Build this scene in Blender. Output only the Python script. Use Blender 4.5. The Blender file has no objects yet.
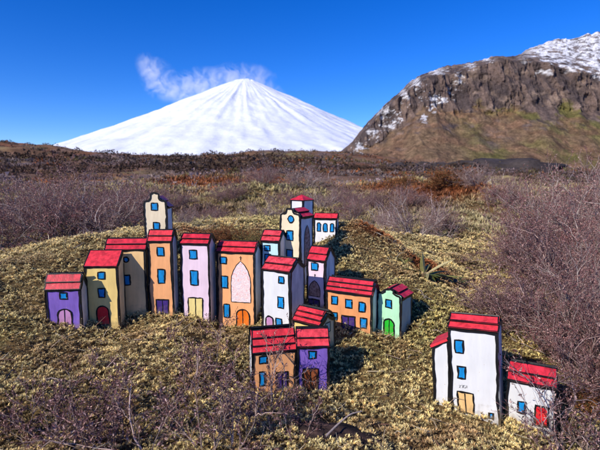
import bpy, math, random
import numpy as np
from mathutils import Vector, Matrix, Euler

SC = bpy.context.scene
COL = SC.collection
PI = math.pi
RNG = np.random.default_rng(7)

# ------------------------------------------------------------------ camera model
F = 433.0                      # focal length in photo pixels (600 x 450 frame)
HZ = 175.0                     # row of the true horizon
T = math.atan((225.0 - HZ) / F)
CAM = np.array([0.0, 0.0, 0.28])
FW = np.array([0.0, math.cos(T), -math.sin(T)])
UP = np.array([0.0, math.sin(T), math.cos(T)])


def W(px, py, d):
    """World point seen at photo pixel (px, py) at depth d along the view axis."""
    return CAM + d * (np.array([(px - 300.0) / F, 0, 0]) - (py - 225.0) / F * UP + FW)


cam = bpy.data.cameras.new('camera')
cam.sensor_width = 36.0
cam.lens = 36.0 * F / 600.0
cam.clip_start = 0.02
cam.clip_end = 60000.0
cam.dof.use_dof = True
cam.dof.focus_distance = 0.60
cam.dof.aperture_fstop = 17.0
cam_o = bpy.data.objects.new('camera', cam)
cam_o.location = CAM
cam_o.rotation_euler = (PI / 2 - T, 0, 0)
COL.objects.link(cam_o)
SC.camera = cam_o

# ------------------------------------------------------------------ light
SUN_AZ = (-0.71, -0.70)        # towards the sun: from the left and behind the camera
SUN_EL = math.radians(32)
n_ = math.hypot(*SUN_AZ)
sd = Vector((SUN_AZ[0] / n_ * math.cos(SUN_EL), SUN_AZ[1] / n_ * math.cos(SUN_EL), math.sin(SUN_EL)))
sun = bpy.data.lights.new('sun', 'SUN')
sun.energy = 5.0
sun.angle = math.radians(0.5)
sun.color = (1.0, 0.92, 0.80)
sun_o = bpy.data.objects.new('sun', sun)
sun_o.rotation_euler = sd.to_track_quat('Z', 'Y').to_euler()
sun_o.location = (-2, -1, 3)
COL.objects.link(sun_o)

world = bpy.data.worlds.new('World')
SC.world = world
world.use_nodes = True
nt = world.node_tree
nt.nodes.clear()
out = nt.nodes.new('ShaderNodeOutputWorld')
bg = nt.nodes.new('ShaderNodeBackground')
sky = nt.nodes.new('ShaderNodeTexSky')
sky.sky_type = 'NISHITA'
sky.sun_disc = False
sky.sun_elevation = SUN_EL
sky.sun_rotation = math.atan2(sd.x, sd.y)
sky.altitude = 1500
sky.air_density = 1.0
sky.dust_density = 0.0
sky.ozone_density = 8.0
hs = nt.nodes.new('ShaderNodeHueSaturation')
hs.inputs['Saturation'].default_value = 1.22
hs.inputs['Hue'].default_value = 0.517
hs.inputs['Value'].default_value = 1.2
nt.links.new(sky.outputs[0], hs.inputs['Color'])
nt.links.new(hs.outputs[0], bg.inputs[0])
bg.inputs[1].default_value = 0.15
nt.links.new(bg.outputs[0], out.inputs[0])
SC.view_settings.view_transform = 'Standard'
SC.view_settings.look = 'None'
SC.view_settings.exposure = 0
SC.cycles.max_bounces = 6
SC.cycles.volume_bounces = 3
SC.cycles.diffuse_bounces = 4
SC.cycles.transparent_max_bounces = 8
SC.cycles.use_adaptive_sampling = True
SC.cycles.adaptive_threshold = 0.02


# ------------------------------------------------------------------ noise
def _hash(ix, iy, iz):
    h = (ix.astype(np.int64) * 374761393 + iy.astype(np.int64) * 668265263 + iz.astype(np.int64) * 1274126177) & 0xFFFFFFFF
    h = ((h ^ (h >> 13)) * 1274126177) & 0xFFFFFFFF
    h = (h ^ (h >> 16)) & 0xFFFFFF
    return h / float(0xFFFFFF)


def vnoise(x, y, z=None):
    x = np.asarray(x, float); y = np.asarray(y, float)
    z = np.zeros_like(x) if z is None else np.asarray(z, float)
    ix, iy, iz = np.floor(x), np.floor(y), np.floor(z)
    fx, fy, fz = x - ix, y - iy, z - iz
    fx = fx * fx * (3 - 2 * fx); fy = fy * fy * (3 - 2 * fy); fz = fz * fz * (3 - 2 * fz)
    r = 0
    for a in (0, 1):
        wx = fx if a else 1 - fx
        for b in (0, 1):
            wy = fy if b else 1 - fy
            for c in (0, 1):
                wz = fz if c else 1 - fz
                r = r + wx * wy * wz * _hash(ix + a, iy + b, iz + c)
    return r


def fbm(x, y, z=None, o=4):
    """Fractal noise in about -1 .. 1."""
    s, a, t = 0, 1.0, 0
    f = 1.0
    for k in range(o):
        s = s + a * (vnoise(x * f + 17.3 * k, y * f - 9.1 * k, None if z is None else z * f + 3.7 * k) * 2 - 1)
        t += a
        a *= 0.5
        f *= 2.03
    return s / t


def sstep(a, b, x):
    t = np.clip((x - a) / (b - a), 0, 1)
    return t * t * (3 - 2 * t)


# ------------------------------------------------------------------ object helpers
def tag(o, label=None, cat=None, group=None, kind=None):
    if label: o['label'] = label
    if cat: o['category'] = cat
    if group: o['group'] = group
    if kind: o['kind'] = kind
    return o


def empty(name, loc=(0, 0, 0), rot=(0, 0, 0)):
    o = bpy.data.objects.new(name, None)
    o.empty_display_size = 0.02
    o.location = loc
    o.rotation_euler = rot
    COL.objects.link(o)
    return o


def mesh_obj(name, verts, faces, mats, midx=None, parent=None, smooth=False):
    me = bpy.data.meshes.new(name)
    me.from_pydata([tuple(v) for v in verts], [], [tuple(f) for f in faces])
    for m in (mats if isinstance(mats, (list, tuple)) else [mats]):
        me.materials.append(m)
    if midx is not None:
        me.polygons.foreach_set('material_index', midx)
    if smooth:
        me.polygons.foreach_set('use_smooth', [True] * len(me.polygons))
    me.update()
    o = bpy.data.objects.new(name, me)
    COL.objects.link(o)
    if parent is not None:
        o.parent = parent
    return o


def np_mesh(name, V, Q, mat, colors=None, smooth=False, parent=None, mats=None):
    """Fast mesh from numpy arrays; Q is (n, 3) or (n, 4); colors per vertex (n, 3)."""
    me = bpy.data.meshes.new(name)
    V = np.asarray(V, np.float32); Q = np.asarray(Q, np.int32)
    k = Q.shape[1]
    me.vertices.add(len(V))
    me.vertices.foreach_set('co', V.ravel())
    me.loops.add(Q.size)
    me.loops.foreach_set('vertex_index', Q.ravel())
    me.polygons.add(len(Q))
    me.polygons.foreach_set('loop_start', np.arange(0, Q.size, k, dtype=np.int32))
    me.polygons.foreach_set('loop_total', np.full(len(Q), k, np.int32))
    if smooth:
        me.polygons.foreach_set('use_smooth', np.ones(len(Q), bool))
    me.update(calc_edges=True)
    if colors is not None:
        at = me.color_attributes.new('Col', 'FLOAT_COLOR', 'POINT')
        c4 = np.ones((len(V), 4), np.float32)
        c4[:, :3] = colors
        at.data.foreach_set('color', c4.ravel())
    me.materials.append(mat)
    o = bpy.data.objects.new(name, me)
    COL.objects.link(o)
    if parent is not None:
        o.parent = parent
    return o


# ------------------------------------------------------------------ materials
def new_mat(name):
    m = bpy.data.materials.new(name)
    m.use_nodes = True
    nt = m.node_tree
    b = nt.nodes['Principled BSDF']
    return m, nt, b


def paint(name, rgb, rough=0.5, var=0.16, scale=90, bump=0.25):
    """Hand-brushed acrylic on wood: streaky tone, faint brush ridges."""
    m, nt, b = new_mat(name)
    tc = nt.nodes.new('ShaderNodeTexCoord')
    mp = nt.nodes.new('ShaderNodeMapping')
    mp.inputs['Scale'].default_value = (1.0, 1.0, 0.28)
    nt.links.new(tc.outputs['Object'], mp.inputs[0])
    n1 = nt.nodes.new('ShaderNodeTexNoise')
    n1.inputs['Scale'].default_value = scale
    n1.inputs['Detail'].default_value = 8
    n1.inputs['Roughness'].default_value = 0.62
    nt.links.new(mp.outputs[0], n1.inputs['Vector'])
    rp = nt.nodes.new('ShaderNodeMapRange')
    rp.inputs[1].default_value = 0.3; rp.inputs[2].default_value = 0.7
    rp.inputs[3].default_value = 1 - var * 1.5; rp.inputs[4].default_value = 1 + var * 0.8
    nt.links.new(n1.outputs[0], rp.inputs[0])
    mx = nt.nodes.new('ShaderNodeVectorMath'); mx.operation = 'SCALE'
    mx.inputs[0].default_value = rgb
    nt.links.new(rp.outputs[0], mx.inputs['Scale'])
    # dust and moss stain near the foot, worn flecks of bare wood
    sx = nt.nodes.new('ShaderNodeSeparateXYZ'); nt.links.new(tc.outputs['Object'], sx.inputs[0])
    n3 = nt.nodes.new('ShaderNodeTexNoise'); n3.inputs['Scale'].default_value = 170; n3.inputs['Detail'].default_value = 6
    nt.links.new(tc.outputs['Object'], n3.inputs['Vector'])
    ad = nt.nodes.new('ShaderNodeMath'); ad.operation = 'MULTIPLY_ADD'
    nt.links.new(n3.outputs[0], ad.inputs[0]); ad.inputs[1].default_value = -.050; nt.links.new(sx.outputs['Z'], ad.inputs[2])
    st = nt.nodes.new('ShaderNodeMapRange'); st.inputs[1].default_value = -.028; st.inputs[2].default_value = -.012
    st.inputs[3].default_value = .5; st.inputs[4].default_value = 0
    nt.links.new(ad.outputs[0], st.inputs[0])
    m1 = nt.nodes.new('ShaderNodeMixRGB'); m1.inputs[2].default_value = (.24, .18, .10, 1)
    nt.links.new(st.outputs[0], m1.inputs[0]); nt.links.new(mx.outputs[0], m1.inputs[1])
    n4 = nt.nodes.new('ShaderNodeTexNoise'); n4.inputs['Scale'].default_value = 420; n4.inputs['Detail'].default_value = 3
    nt.links.new(tc.outputs['Object'], n4.inputs['Vector'])
    fl = nt.nodes.new('ShaderNodeMapRange'); fl.inputs[1].default_value = .70; fl.inputs[2].default_value = .74
    fl.inputs[3].default_value = 0; fl.inputs[4].default_value = .7
    nt.links.new(n4.outputs[0], fl.inputs[0])
    m2 = nt.nodes.new('ShaderNodeMixRGB'); m2.inputs[2].default_value = (.50, .36, .22, 1)
    nt.links.new(fl.outputs[0], m2.inputs[0]); nt.links.new(m1.outputs[0], m2.inputs[1])
    nt.links.new(m2.outputs[0], b.inputs['Base Color'])
    n2 = nt.nodes.new('ShaderNodeTexNoise')
    n2.inputs['Scale'].default_value = 700
    n2.inputs['Detail'].default_value = 4
    nt.links.new(mp.outputs[0], n2.inputs['Vector'])
    bp = nt.nodes.new('ShaderNodeBump')
    bp.inputs['Strength'].default_value = bump
    bp.inputs['Distance'].default_value = 0.0006
    nt.links.new(n2.outputs[0], bp.inputs['Height'])
    nt.links.new(bp.outputs[0], b.inputs['Normal'])
    b.inputs['Roughness'].default_value = rough
    b.inputs['Specular IOR Level'].default_value = 0.3
    return m


def srgb(r, g, b):
    f = lambda c: (c / 255 / 12.92) if c / 255 <= 0.04045 else ((c / 255 + 0.055) / 1.055) ** 2.4
    return (f(r), f(g), f(b))


BLACK = paint('black_paint', (0.008, 0.008, 0.010), 0.45, 0.4)
RED = paint('red_roof_paint', (0.80, 0.045, 0.062), 0.42, 0.34, 140)
REDB = paint('bright_red_paint', (0.82, 0.016, 0.028), 0.45, 0.2)
BLUE = paint('blue_window_paint', (0.006, 0.25, 0.62), 0.4, 0.3, 200)
GREY = paint('grey_side_paint', (0.86, 0.81, 0.76), 0.6, 0.3, 60)
WHITE = paint('white_paint', (0.69, 0.70, 0.70), 0.5, 0.08)
RED2 = paint('deep_red_roof_paint', (0.70, 0.030, 0.055), 0.45, 0.4, 110)
RED3 = paint('rosy_red_roof_paint', (0.82, 0.065, 0.085), 0.4, 0.4, 170)
PURPLE = paint('purple_paint', (0.22, 0.125, 0.50), 0.5, 0.22)
VIOLET = paint('dark_violet_paint', (0.055, 0.025, 0.20), 0.5, 0.3)
YELLOW = paint('pale_yellow_paint', (0.86, 0.63, 0.22), 0.5, 0.12)
LEMON = paint('lemon_door_paint', (0.80, 0.66, 0.26), 0.5, 0.12)
TAN = paint('tan_paint', (0.86, 0.57, 0.26), 0.55, 0.14)
ORANGE = paint('apricot_paint', (0.88, 0.42, 0.18), 0.5, 0.14)
TERRA = paint('terracotta_paint', (0.78, 0.33, 0.13), 0.5, 0.18)
ORANGED = paint('orange_door_paint', (0.80, 0.17, 0.01), 0.5, 0.2)
PINK = paint('pale_pink_paint', (0.80, 0.62, 0.72), 0.5, 0.1)
LILAC = paint('lilac_paint', (0.56, 0.27, 0.50), 0.5, 0.16)
CREAM = paint('cream_paint', (0.80, 0.68, 0.47), 0.5, 0.12)
CYAN = paint('pale_cyan_paint', (0.52, 0.76, 0.80), 0.5, 0.12)
MINT = paint('mint_paint', (0.44, 0.78, 0.50), 0.5, 0.14)
MINTS = paint('grey_mint_paint', (0.46, 0.62, 0.52), 0.55, 0.2)
GREEN = paint('green_door_paint', (0.02, 0.50, 0.03), 0.45, 0.22)
BEIGE = paint('beige_door_paint', (0.80, 0.52, 0.22), 0.5, 0.14)
BROWN = paint('brown_door_paint', (0.30, 0.085, 0.03), 0.5, 0.28)
OLIVE = paint('sandy_side_paint', (0.80, 0.66, 0.36), 0.55, 0.2)
PALE = paint('pale_grey_paint', (0.86, 0.84, 0.82), 0.5, 0.14)
INK = paint('ink', (0.05, 0.05, 0.06), 0.5, 0.3)


def mural_mat():
    m, nt, b = new_mat('faded_mural_paint')
    tc = nt.nodes.new('ShaderNodeTexCoord')
    n = nt.nodes.new('ShaderNodeTexNoise'); n.inputs['Scale'].default_value = 120; n.inputs['Detail'].default_value = 1.5
    n.inputs['Distortion'].default_value = 1.5
    nt.links.new(tc.outputs['Object'], n.inputs['Vector'])
    cr = nt.nodes.new('ShaderNodeValToRGB')
    e = cr.color_ramp.elements
    e[0].position = 0.36; e[0].color = (0.80, 0.70, 0.68, 1)
    e[1].position = 0.41; e[1].color = (0.78, 0.40, 0.40, 1)
    for q, cq in ((.45, (.80, .70, .68)), (.50, (.82, .76, .75)), (.535, (.76, .46, .46)), (.57, (.80, .70, .69)), (.62, (.66, .56, .62)), (.66, (.80, .72, .72))):
        x = e.new(q); x.color = (*cq, 1)
    nt.links.new(n.outputs[0], cr.inputs[0])
    nt.links.new(cr.outputs[0], b.inputs['Base Color'])
    b.inputs['Roughness'].default_value = 0.6
    return m


def mural2_mat():
    m, nt, b = new_mat('brown_niche_paint')
    tc = nt.nodes.new('ShaderNodeTexCoord')
    n = nt.nodes.new('ShaderNodeTexNoise'); n.inputs['Scale'].default_value = 260; n.inputs['Detail'].default_value = 3
    nt.links.new(tc.outputs['Object'], n.inputs['Vector'])
    cr = nt.nodes.new('ShaderNodeValToRGB')
    e = cr.color_ramp.elements
    e[0].position = 0.35; e[0].color = (0.20, 0.09, 0.07, 1)
    e[1].position = 0.65; e[1].color = (0.48, 0.30, 0.26, 1)
    nt.links.new(n.outputs[0], cr.inputs[0])
    nt.links.new(cr.outputs[0], b.inputs['Base Color'])
    b.inputs['Roughness'].default_value = 0.6
    return m


MURAL = mural_mat()
NICHE = mural2_mat()


def vcol_mat(name, rough=0.8, noise=None, amt=0.4, spec=0.15, transl=0.0, bump=None):
    """Colour attribute, broken up by one or two scales of noise."""
    m, nt, b = new_mat(name)
    at = nt.nodes.new('ShaderNodeAttribute'); at.attribute_name = 'Col'
    src = at.outputs['Color']
    tc = nt.nodes.new('ShaderNodeTexCoord')
    for sc_ in (noise or ()):
        n = nt.nodes.new('ShaderNodeTexNoise'); n.inputs['Scale'].default_value = sc_; n.inputs['Detail'].default_value = 6
        n.inputs['Roughness'].default_value = 0.65
        nt.links.new(tc.outputs['Object'], n.inputs['Vector'])
        rp = nt.nodes.new('ShaderNodeMapRange')
        rp.inputs[1].default_value = 0.3; rp.inputs[2].default_value = 0.7
        rp.inputs[3].default_value = 1 - amt; rp.inputs[4].default_value = 1 + amt
        nt.links.new(n.outputs[0], rp.inputs[0])
        v = nt.nodes.new('ShaderNodeVectorMath'); v.operation = 'SCALE'
        nt.links.new(src, v.inputs[0]); nt.links.new(rp.outputs[0], v.inputs['Scale'])
        src = v.outputs[0]
    nt.links.new(src, b.inputs['Base Color'])
    if bump:
        n = nt.nodes.new('ShaderNodeTexNoise'); n.inputs['Scale'].default_value = bump[0]; n.inputs['Detail'].default_value = 8
        n.inputs['Roughness'].default_value = 0.65
        nt.links.new(tc.outputs['Object'], n.inputs['Vector'])
        bp = nt.nodes.new('ShaderNodeBump'); bp.inputs['Distance'].default_value = bump[1]
        bp.inputs['Strength'].default_value = bump[2]
        nt.links.new(n.outputs[0], bp.inputs['Height'])
        nt.links.new(bp.outputs[0], b.inputs['Normal'])
    b.inputs['Roughness'].default_value = rough
    b.inputs['Specular IOR Level'].default_value = spec
    if transl:
        tr = nt.nodes.new('ShaderNodeBsdfTranslucent')
        nt.links.new(src, tr.inputs[0])
        mx = nt.nodes.new('ShaderNodeMixShader'); mx.inputs[0].default_value = transl
        nt.links.new(b.outputs[0], mx.inputs[1]); nt.links.new(tr.outputs[0], mx.inputs[2])
        nt.links.new(mx.outputs[0], nt.nodes['Material Output'].inputs[0])
    return m


# ------------------------------------------------------------------ terrain
CTRL = [
    # foreground
    (0, 450, .36), (150, 450, .38), (300, 450, .40), (450, 450, .41), (600, 450, .42),
    (0, 380, .47), (150, 380, .50), (0, 330, .58), (600, 400, .50), (400, 390, .51), (420, 350, .58), (450, 310, .68),
    (340, 370, .54), (200, 350, .57), (70, 353, .555),
    # house feet
    (65, 326, .618), (104, 326, .647), (128, 315, .68), (162, 315, .684), (157, 258, .78), (196, 319, .692), (236, 327, .70),
    (268, 298, .75), (290, 285, .74), (276, 330, .62), (316, 308, .68), (348, 330, .62), (388, 336, .62), (308, 347, .575),
    (275, 391, .50), (313, 390, .505), (475, 416, .47), (440, 407, .485), (530, 424, .46), (327, 249, .90),
    # rise behind the houses
    (345, 244, .88), (385, 250, .90), (420, 275, .80), (400, 250, .97), (470, 262, 1.0), (520, 255, 1.2), (480, 240, 1.4), (460, 215, 2.2),
    (350, 226, 1.6), (240, 233, 1.2), (240, 213, 2.0), (100, 240, 1.1), (60, 262, .80), (30, 250, .95), (0, 290, .68), (0, 243, 1.3),
    (60, 207, 3.0), (200, 208, 3.0), (350, 205, 3.0), (520, 206, 3.0), (600, 210, 3.0), (600, 300, .85),
    (300, 188, 8), (500, 189, 8), (100, 187, 8), (0, 185, 8), (600, 190, 8), (420, 184, 12),
    # moor up to the ridge
    (0, 168, 20), (150, 172, 20), (300, 175, 20), (450, 177, 20), (600, 179, 20),
    (0, 155, 40), (150, 163, 40), (300, 163, 40), (450, 171, 40), (600, 175, 40),
    (-60, 132, 70), (0, 142, 70), (65, 149, 70), (130, 157, 72), (170, 160, 80), (210, 158, 85), (250, 153, 90), (330, 152, 90), (365, 156, 85),
    (400, 161, 80), (450, 166, 80), (520, 170, 80), (600, 172, 80), (700, 172, 80),
    (0, 160, 160), (130, 168, 160), (300, 166, 180), (450, 172, 180), (600, 172, 180),
    (0, 176, 400), (150, 176, 400), (300, 176, 400), (450, 176, 400), (600, 176, 400),
]
cp = np.array([W(*c) for c in CTRL])
FEET = np.array([W(*c) for c in CTRL[13:33]])
cr_ = np.hypot(cp[:, 0], cp[:, 1])
cth = np.arctan2(cp[:, 0], cp[:, 1])
cu = np.stack([cth * 1.6, np.log(cr_)], 1)
cv = (cp[:, 2] - CAM[2]) / cr_
MQ = 0.10
MOUNDS = [(376, 252, .90, .10, .030), (352, 246, .95, .07, .018), (55, 262, .84, .14, .020), (460, 199, 2.9, .42, .15), (250, 202, 3.0, .42, .13), (330, 200, 3.4, .4, .10), (500, 212, 2.4, .3, .09), (470, 236, 1.6, .2, .04),
          (130, 195, 4.5, .7, .12), (400, 190, 5, .8, .14), (210, 188, 7, 1.2, .2), (480, 186, 9, 1.5, .25)]


def _phi(a, b):
    d2 = ((a[:, None, :] - b[None, :, :]) ** 2).sum(2)
    return np.sqrt(d2 + MQ * MQ)


_A = _phi(cu, cu) + np.eye(len(cu)) * -0.004
_m = cv.mean()
_w = np.linalg.solve(_A, cv - _m)


def ground(x, y, bumps=True):
    x = np.atleast_1d(np.asarray(x, float)); y = np.atleast_1d(np.asarray(y, float))
    r = np.hypot(x, y)
    rr = np.clip(r, 0.36, 420)
    th = np.clip(np.arctan2(x, y), -0.80, 0.80)
    u = np.stack([th * 1.6, np.log(rr)], 1)
    v = np.empty(len(x))
    for s in range(0, len(x), 20000):
        v[s:s + 20000] = _phi(u[s:s + 20000], cu) @ _w + _m
    z = CAM[2] + v * rr
    if bumps:
        for px_, py_, d_, s_, h_ in MOUNDS:
            c_ = W(px_, py_, d_)
            z = z + h_ * np.exp(-((x - c_[0]) ** 2 + (y - c_[1]) ** 2) / (s_ * s_))
        # the ground is level where the little houses stand
        near = r < 1.3
        mk = np.zeros(len(x))
        if near.any():
            q = ((x[near][:, None] - FEET[None, :, 0]) ** 2 + (y[near][:, None] - FEET[None, :, 1] - .008) ** 2) / .042 ** 2
            mk[near] = np.exp(-q.min(1))
        z0 = z - .0020 * mk
        z = z + fbm(x * 14, y * 14, o=3) * 0.012 * sstep(.2, .5, r) + fbm(x * 6 + 2, y * 6, o=2) * .020 * sstep(.3, .6, r) * (1 - sstep(1.5, 3, r))
        z = z0 * mk + z * (1 - mk)
        z = z + fbm(x * 3.1 + 5, y * 3.1, o=4) * 0.06 * sstep(.95, 2.2, r)
        z = z + fbm(x * .5, y * .5, o=4) * 0.22 * sstep(5, 14, r) * (1 - sstep(150, 300, r))
        z = z + fbm(x * .12, y * .12, o=4) * 0.9 * sstep(25, 60, r) * (1 - sstep(150, 300, r))
    return z


def g1(x, y):
    return float(ground([x], [y])[0])


# palette fields shared by the ground sheet and the moss
RUST = [(395, 195, 4.2, .5), (455, 194, 3.6, .4), (270, 192, 4.6, .6), (200, 188, 6, .8), (310, 186, 7, 1.0), (430, 187, 6.5, .8), (120, 200, 3.4, .25), (385, 257, .92, .05), (372, 254, .90, .03), (225, 234, 1.05, .09), (255, 236, 1.0, .07), (440, 196, 2.9, .28), (470, 205, 2.6, .22), (400, 196, 3.4, .3), (285, 190, 4, .4),
        (230, 195, 4.2, .3), (425, 268, .84, .04)]
PALEP = [(30, 275, .78, .16), (100, 250, .88, .12), (20, 255, .92, .2), (462, 197, 3.1, .35), (480, 230, 1.7, .25), (440, 262, 1.0, .12), (255, 198, 3.3, .4), (345, 205, 2.9, .25), (170, 193, 5, .6), (455, 250, 1.15, .22), (500, 215, 2.3, .22), (470, 190, 4.5, .6), (490, 183, 7, 1.0), (250, 200, 3.2, .45), (60, 262, .82, .3), (240, 193, 5, .8), (350, 243, .88, .12), (545, 214, 2.1, .12)]


def blob_field(x, y, L):
    f = np.zeros(len(x))
    for (px, py, d, s) in L:
        c = W(px, py, d)
        q = ((x - c[0]) ** 2 + ((y - c[1])) ** 2) / (s * s)
        f = np.maximum(f, np.exp(-q))
    return np.clip(f * 1.6 + fbm(x * 9, y * 9, o=3) * 0.5 * (f > 0.02), 0, 1)


def mix(a, b, t):
    return a + (b - a) * t[:, None]


def cover_colors(x, y):
    """Tip colour of the ground cover."""
    n = len(x)
    r = np.hypot(x, y)
    a = fbm(x * 5, y * 5, o=3); b = fbm(x * 17 + 3, y * 17, o=3)
    c = np.tile(np.array([0.74, 0.625, 0.30]), (n, 1))
    c = mix(c, np.array([0.56, 0.51, 0.20]), sstep(-.3, .6, a))
    c = mix(c, np.array([0.40, 0.25, 0.13]), sstep(.05, .55, b) * .75)
    # further off: brown-mauve heath litter
    far = sstep(1.0, 2.4, r + fbm(x * 2, y * 2, o=2) * .4)
    heath = np.tile(np.array([0.27, 0.175, 0.115]), (n, 1))
    heath = mix(heath, np.array([0.55, 0.43, 0.18]), sstep(-.08, .32, fbm(x * 1.1, y * 1.1 + 4, o=3)))
    c = mix(c, heath, far)
    c = mix(c, np.array([0.66, 0.56, 0.28]), blob_field(x, y, PALEP) * .85)
    c = mix(c, np.array([0.36, 0.12, 0.045]), blob_field(x, y, RUST) * .9)
    # the moor
    m = sstep(7, 16, r)
    moor = np.tile(np.array([0.19, 0.105, 0.058]), (n, 1))
    moor = mix(moor, np.array([0.21, 0.165, 0.075]), sstep(.0, .5, fbm(x * .09, y * .09, o=4)))
    moor = mix(moor, np.array([0.23, 0.095, 0.045]), sstep(.0, .4, fbm(x * .16 + 9, y * .10, o=3)) * .8)
    moor = mix(moor, np.array([0.20, 0.15, 0.14]), sstep(.05, .45, fbm(x * .25, y * .2 + 7, o=3)) * .8)
    return mix(c, moor, m)


# ground sheet: a polar grid reaching the horizon
th_f = np.linspace(-0.95, 0.95, 330)
th_b = np.linspace(0.95, 2 * PI - 0.95, 50)[1:-1]
ths = np.concatenate([th_f, th_b])
rs = np.concatenate([np.linspace(0.02, .3, 10)[:-1], np.geomspace(.3, 420, 330), np.geomspace(420, 30000, 24)[1:]])
TH, RR = np.meshgrid(ths, rs)
gx = (RR * np.sin(TH)).ravel(); gy = (RR * np.cos(TH)).ravel()
gz = ground(gx, gy)
gz = np.where(RR.ravel() > 430, gz - (RR.ravel() - 430) * 0.002, gz)
nT, nR = len(ths), len(rs)
ii = (np.arange(nR - 1)[:, None] * nT + np.arange(nT)[None, :])
jj = (np.arange(nR - 1)[:, None] * nT + (np.arange(nT)[None, :] + 1) % nT)
GQ = np.stack([ii, jj, jj + nT, ii + nT], 2).reshape(-1, 4)[:, ::-1]
gc = cover_colors(gx, gy)
rr_ = np.hypot(gx, gy)
gc = gc * mix(np.tile([0.24, 0.19, 0.17], (len(gx), 1)), np.array([1., 1., 1.]), sstep(2.0, 8, rr_))  # near ground darkened in colour to stand for shade between the tufts
gm = vcol_mat('mossy_ground', 0.95, (160, 9, .5), 0.45, 0.05, bump=(60, .006, .8))
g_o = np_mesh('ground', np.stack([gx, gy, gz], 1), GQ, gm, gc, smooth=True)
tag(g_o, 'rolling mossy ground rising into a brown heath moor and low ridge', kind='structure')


# ------------------------------------------------------------------ moss: small leafy rosettes
def tufts(x, y, size, col, leaves=6, spread=(25, 75), rng=RNG, width=0.34, lift=0.25, dz=0.0):
    n = len(x)
    z = ground(x, y) + dz
    P = np.stack([x, y, z], 1)
    az = rng.uniform(0, 2 * PI, (n, 1)) + np.arange(leaves)[None, :] * 2 * PI / leaves + rng.normal(0, .35, (n, leaves))
    el = np.radians(rng.uniform(spread[0], spread[1], (n, leaves)))
    L = size[:, None] * rng.uniform(.6, 1.25, (n, leaves))
    # lean of the whole tuft
    ln = rng.normal(0, .25, (n, 2))
    d = np.stack([np.cos(az) * np.cos(el) + ln[:, None, 0], np.sin(az) * np.cos(el) + ln[:, None, 1], np.sin(el)], 2)
    d /= np.linalg.norm(d, axis=2, keepdims=True)
    s = np.stack([-np.sin(az), np.cos(az), np.zeros_like(az)], 2)
    base = P[:, None, :] + np.array([0, 0, 1]) * (size * (lift - .3) * 1.0)[:, None, None]
    tip = base + d * L[..., None]
    mid = base + d * L[..., None] * .55 + np.array([0, 0, 1]) * L[..., None] * .12
    w = L[..., None] * width * .5
    bs = base + d * L[..., None] * .12
    V = np.stack([bs - s * w, mid + (tip - mid) * 1.0, bs + s * w], 2)              # n, leaves, 3, 3
    V = V.reshape(-1, 3)
    Q = np.arange(len(V)).reshape(-1, 3)
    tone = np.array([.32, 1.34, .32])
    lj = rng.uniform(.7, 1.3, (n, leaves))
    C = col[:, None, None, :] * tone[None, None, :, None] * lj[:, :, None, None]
    return V, Q, C.reshape(-1, 3)


def scatter(r0, r1, half, sp0, rng):
    """Points spread evenly over the picture: spacing sp0 near, growing with distance past .75 m."""
    pts = []
    edges = np.geomspace(r0, r1, 24)
    for a, b in zip(edges[:-1], edges[1:]):
        rm = (a + b) / 2
        sp = sp0 * max(1, rm / .75)
        nn = int(half * (b * b - a * a) / (sp * sp))
        r = np.sqrt(rng.uniform(a * a, b * b, nn)); t = rng.uniform(-half, half, nn)
        pts.append(np.stack([r * np.sin(t), r * np.cos(t)], 1))
    return np.concatenate(pts)


rng = np.random.default_rng(3)
pts = scatter(.27, 1.5, .78, .0024, rng)
pr = np.hypot(pts[:, 0], pts[:, 1])
sz = .0030 * np.maximum(1, pr / .75) * rng.uniform(.6, 1.3, len(pr))
sz *= 1 + .35 * fbm(pts[:, 0] * 30, pts[:, 1] * 30, o=2)
cc = cover_colors(pts[:, 0], pts[:, 1]) * rng.uniform(.75, 1.25, (len(pr), 1))
yel = rng.random(len(pr)) < .22
cc[yel] = cc[yel] * np.array([1.35, 1.25, 1.15])
dk = rng.random(len(pr)) < .28
cc[dk] = cc[dk] * np.array([.5, .42, .42])
from mathutils.kdtree import KDTree
cen = scatter(.27, 1.5, .79, .0095, rng)
kd = KDTree(len(cen))
for i_, (a_, b_) in enumerate(cen):
    kd.insert((a_, b_, 0), i_)
kd.balance()
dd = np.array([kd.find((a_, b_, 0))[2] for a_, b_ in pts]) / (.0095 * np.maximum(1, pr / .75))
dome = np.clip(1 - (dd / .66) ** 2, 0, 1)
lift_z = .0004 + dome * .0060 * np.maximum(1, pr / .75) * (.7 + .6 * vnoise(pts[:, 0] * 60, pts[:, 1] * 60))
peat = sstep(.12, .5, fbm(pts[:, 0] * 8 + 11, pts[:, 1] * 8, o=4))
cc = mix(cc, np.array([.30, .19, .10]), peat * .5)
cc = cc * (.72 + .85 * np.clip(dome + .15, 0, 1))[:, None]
moss_m = vcol_mat('moss_leaves', 0.85, None, 0, 0.12, transl=0.18)
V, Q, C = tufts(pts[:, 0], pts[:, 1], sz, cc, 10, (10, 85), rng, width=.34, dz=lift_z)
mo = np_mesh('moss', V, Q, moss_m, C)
tag(mo, 'yellow green moss cushions covering the ground around the little houses', 'moss', kind='stuff')

pts = scatter(1.45, 9, .85, .0062, rng)
pr = np.hypot(pts[:, 0], pts[:, 1])
sz = .014 * np.maximum(1, pr / .75) * rng.uniform(.5, 1.4, len(pr)) * .52
cc = cover_colors(pts[:, 0], pts[:, 1]) * rng.uniform(.6, 1.35, (len(pr), 1))
V, Q, C = tufts(pts[:, 0], pts[:, 1], sz, cc, 8, (15, 80), rng, width=.28)
mo = np_mesh('heath_litter', V, Q, moss_m, C)
tag(mo, 'low brown heath and pale moss between the shrubs', 'ground cover', kind='stuff')


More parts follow.
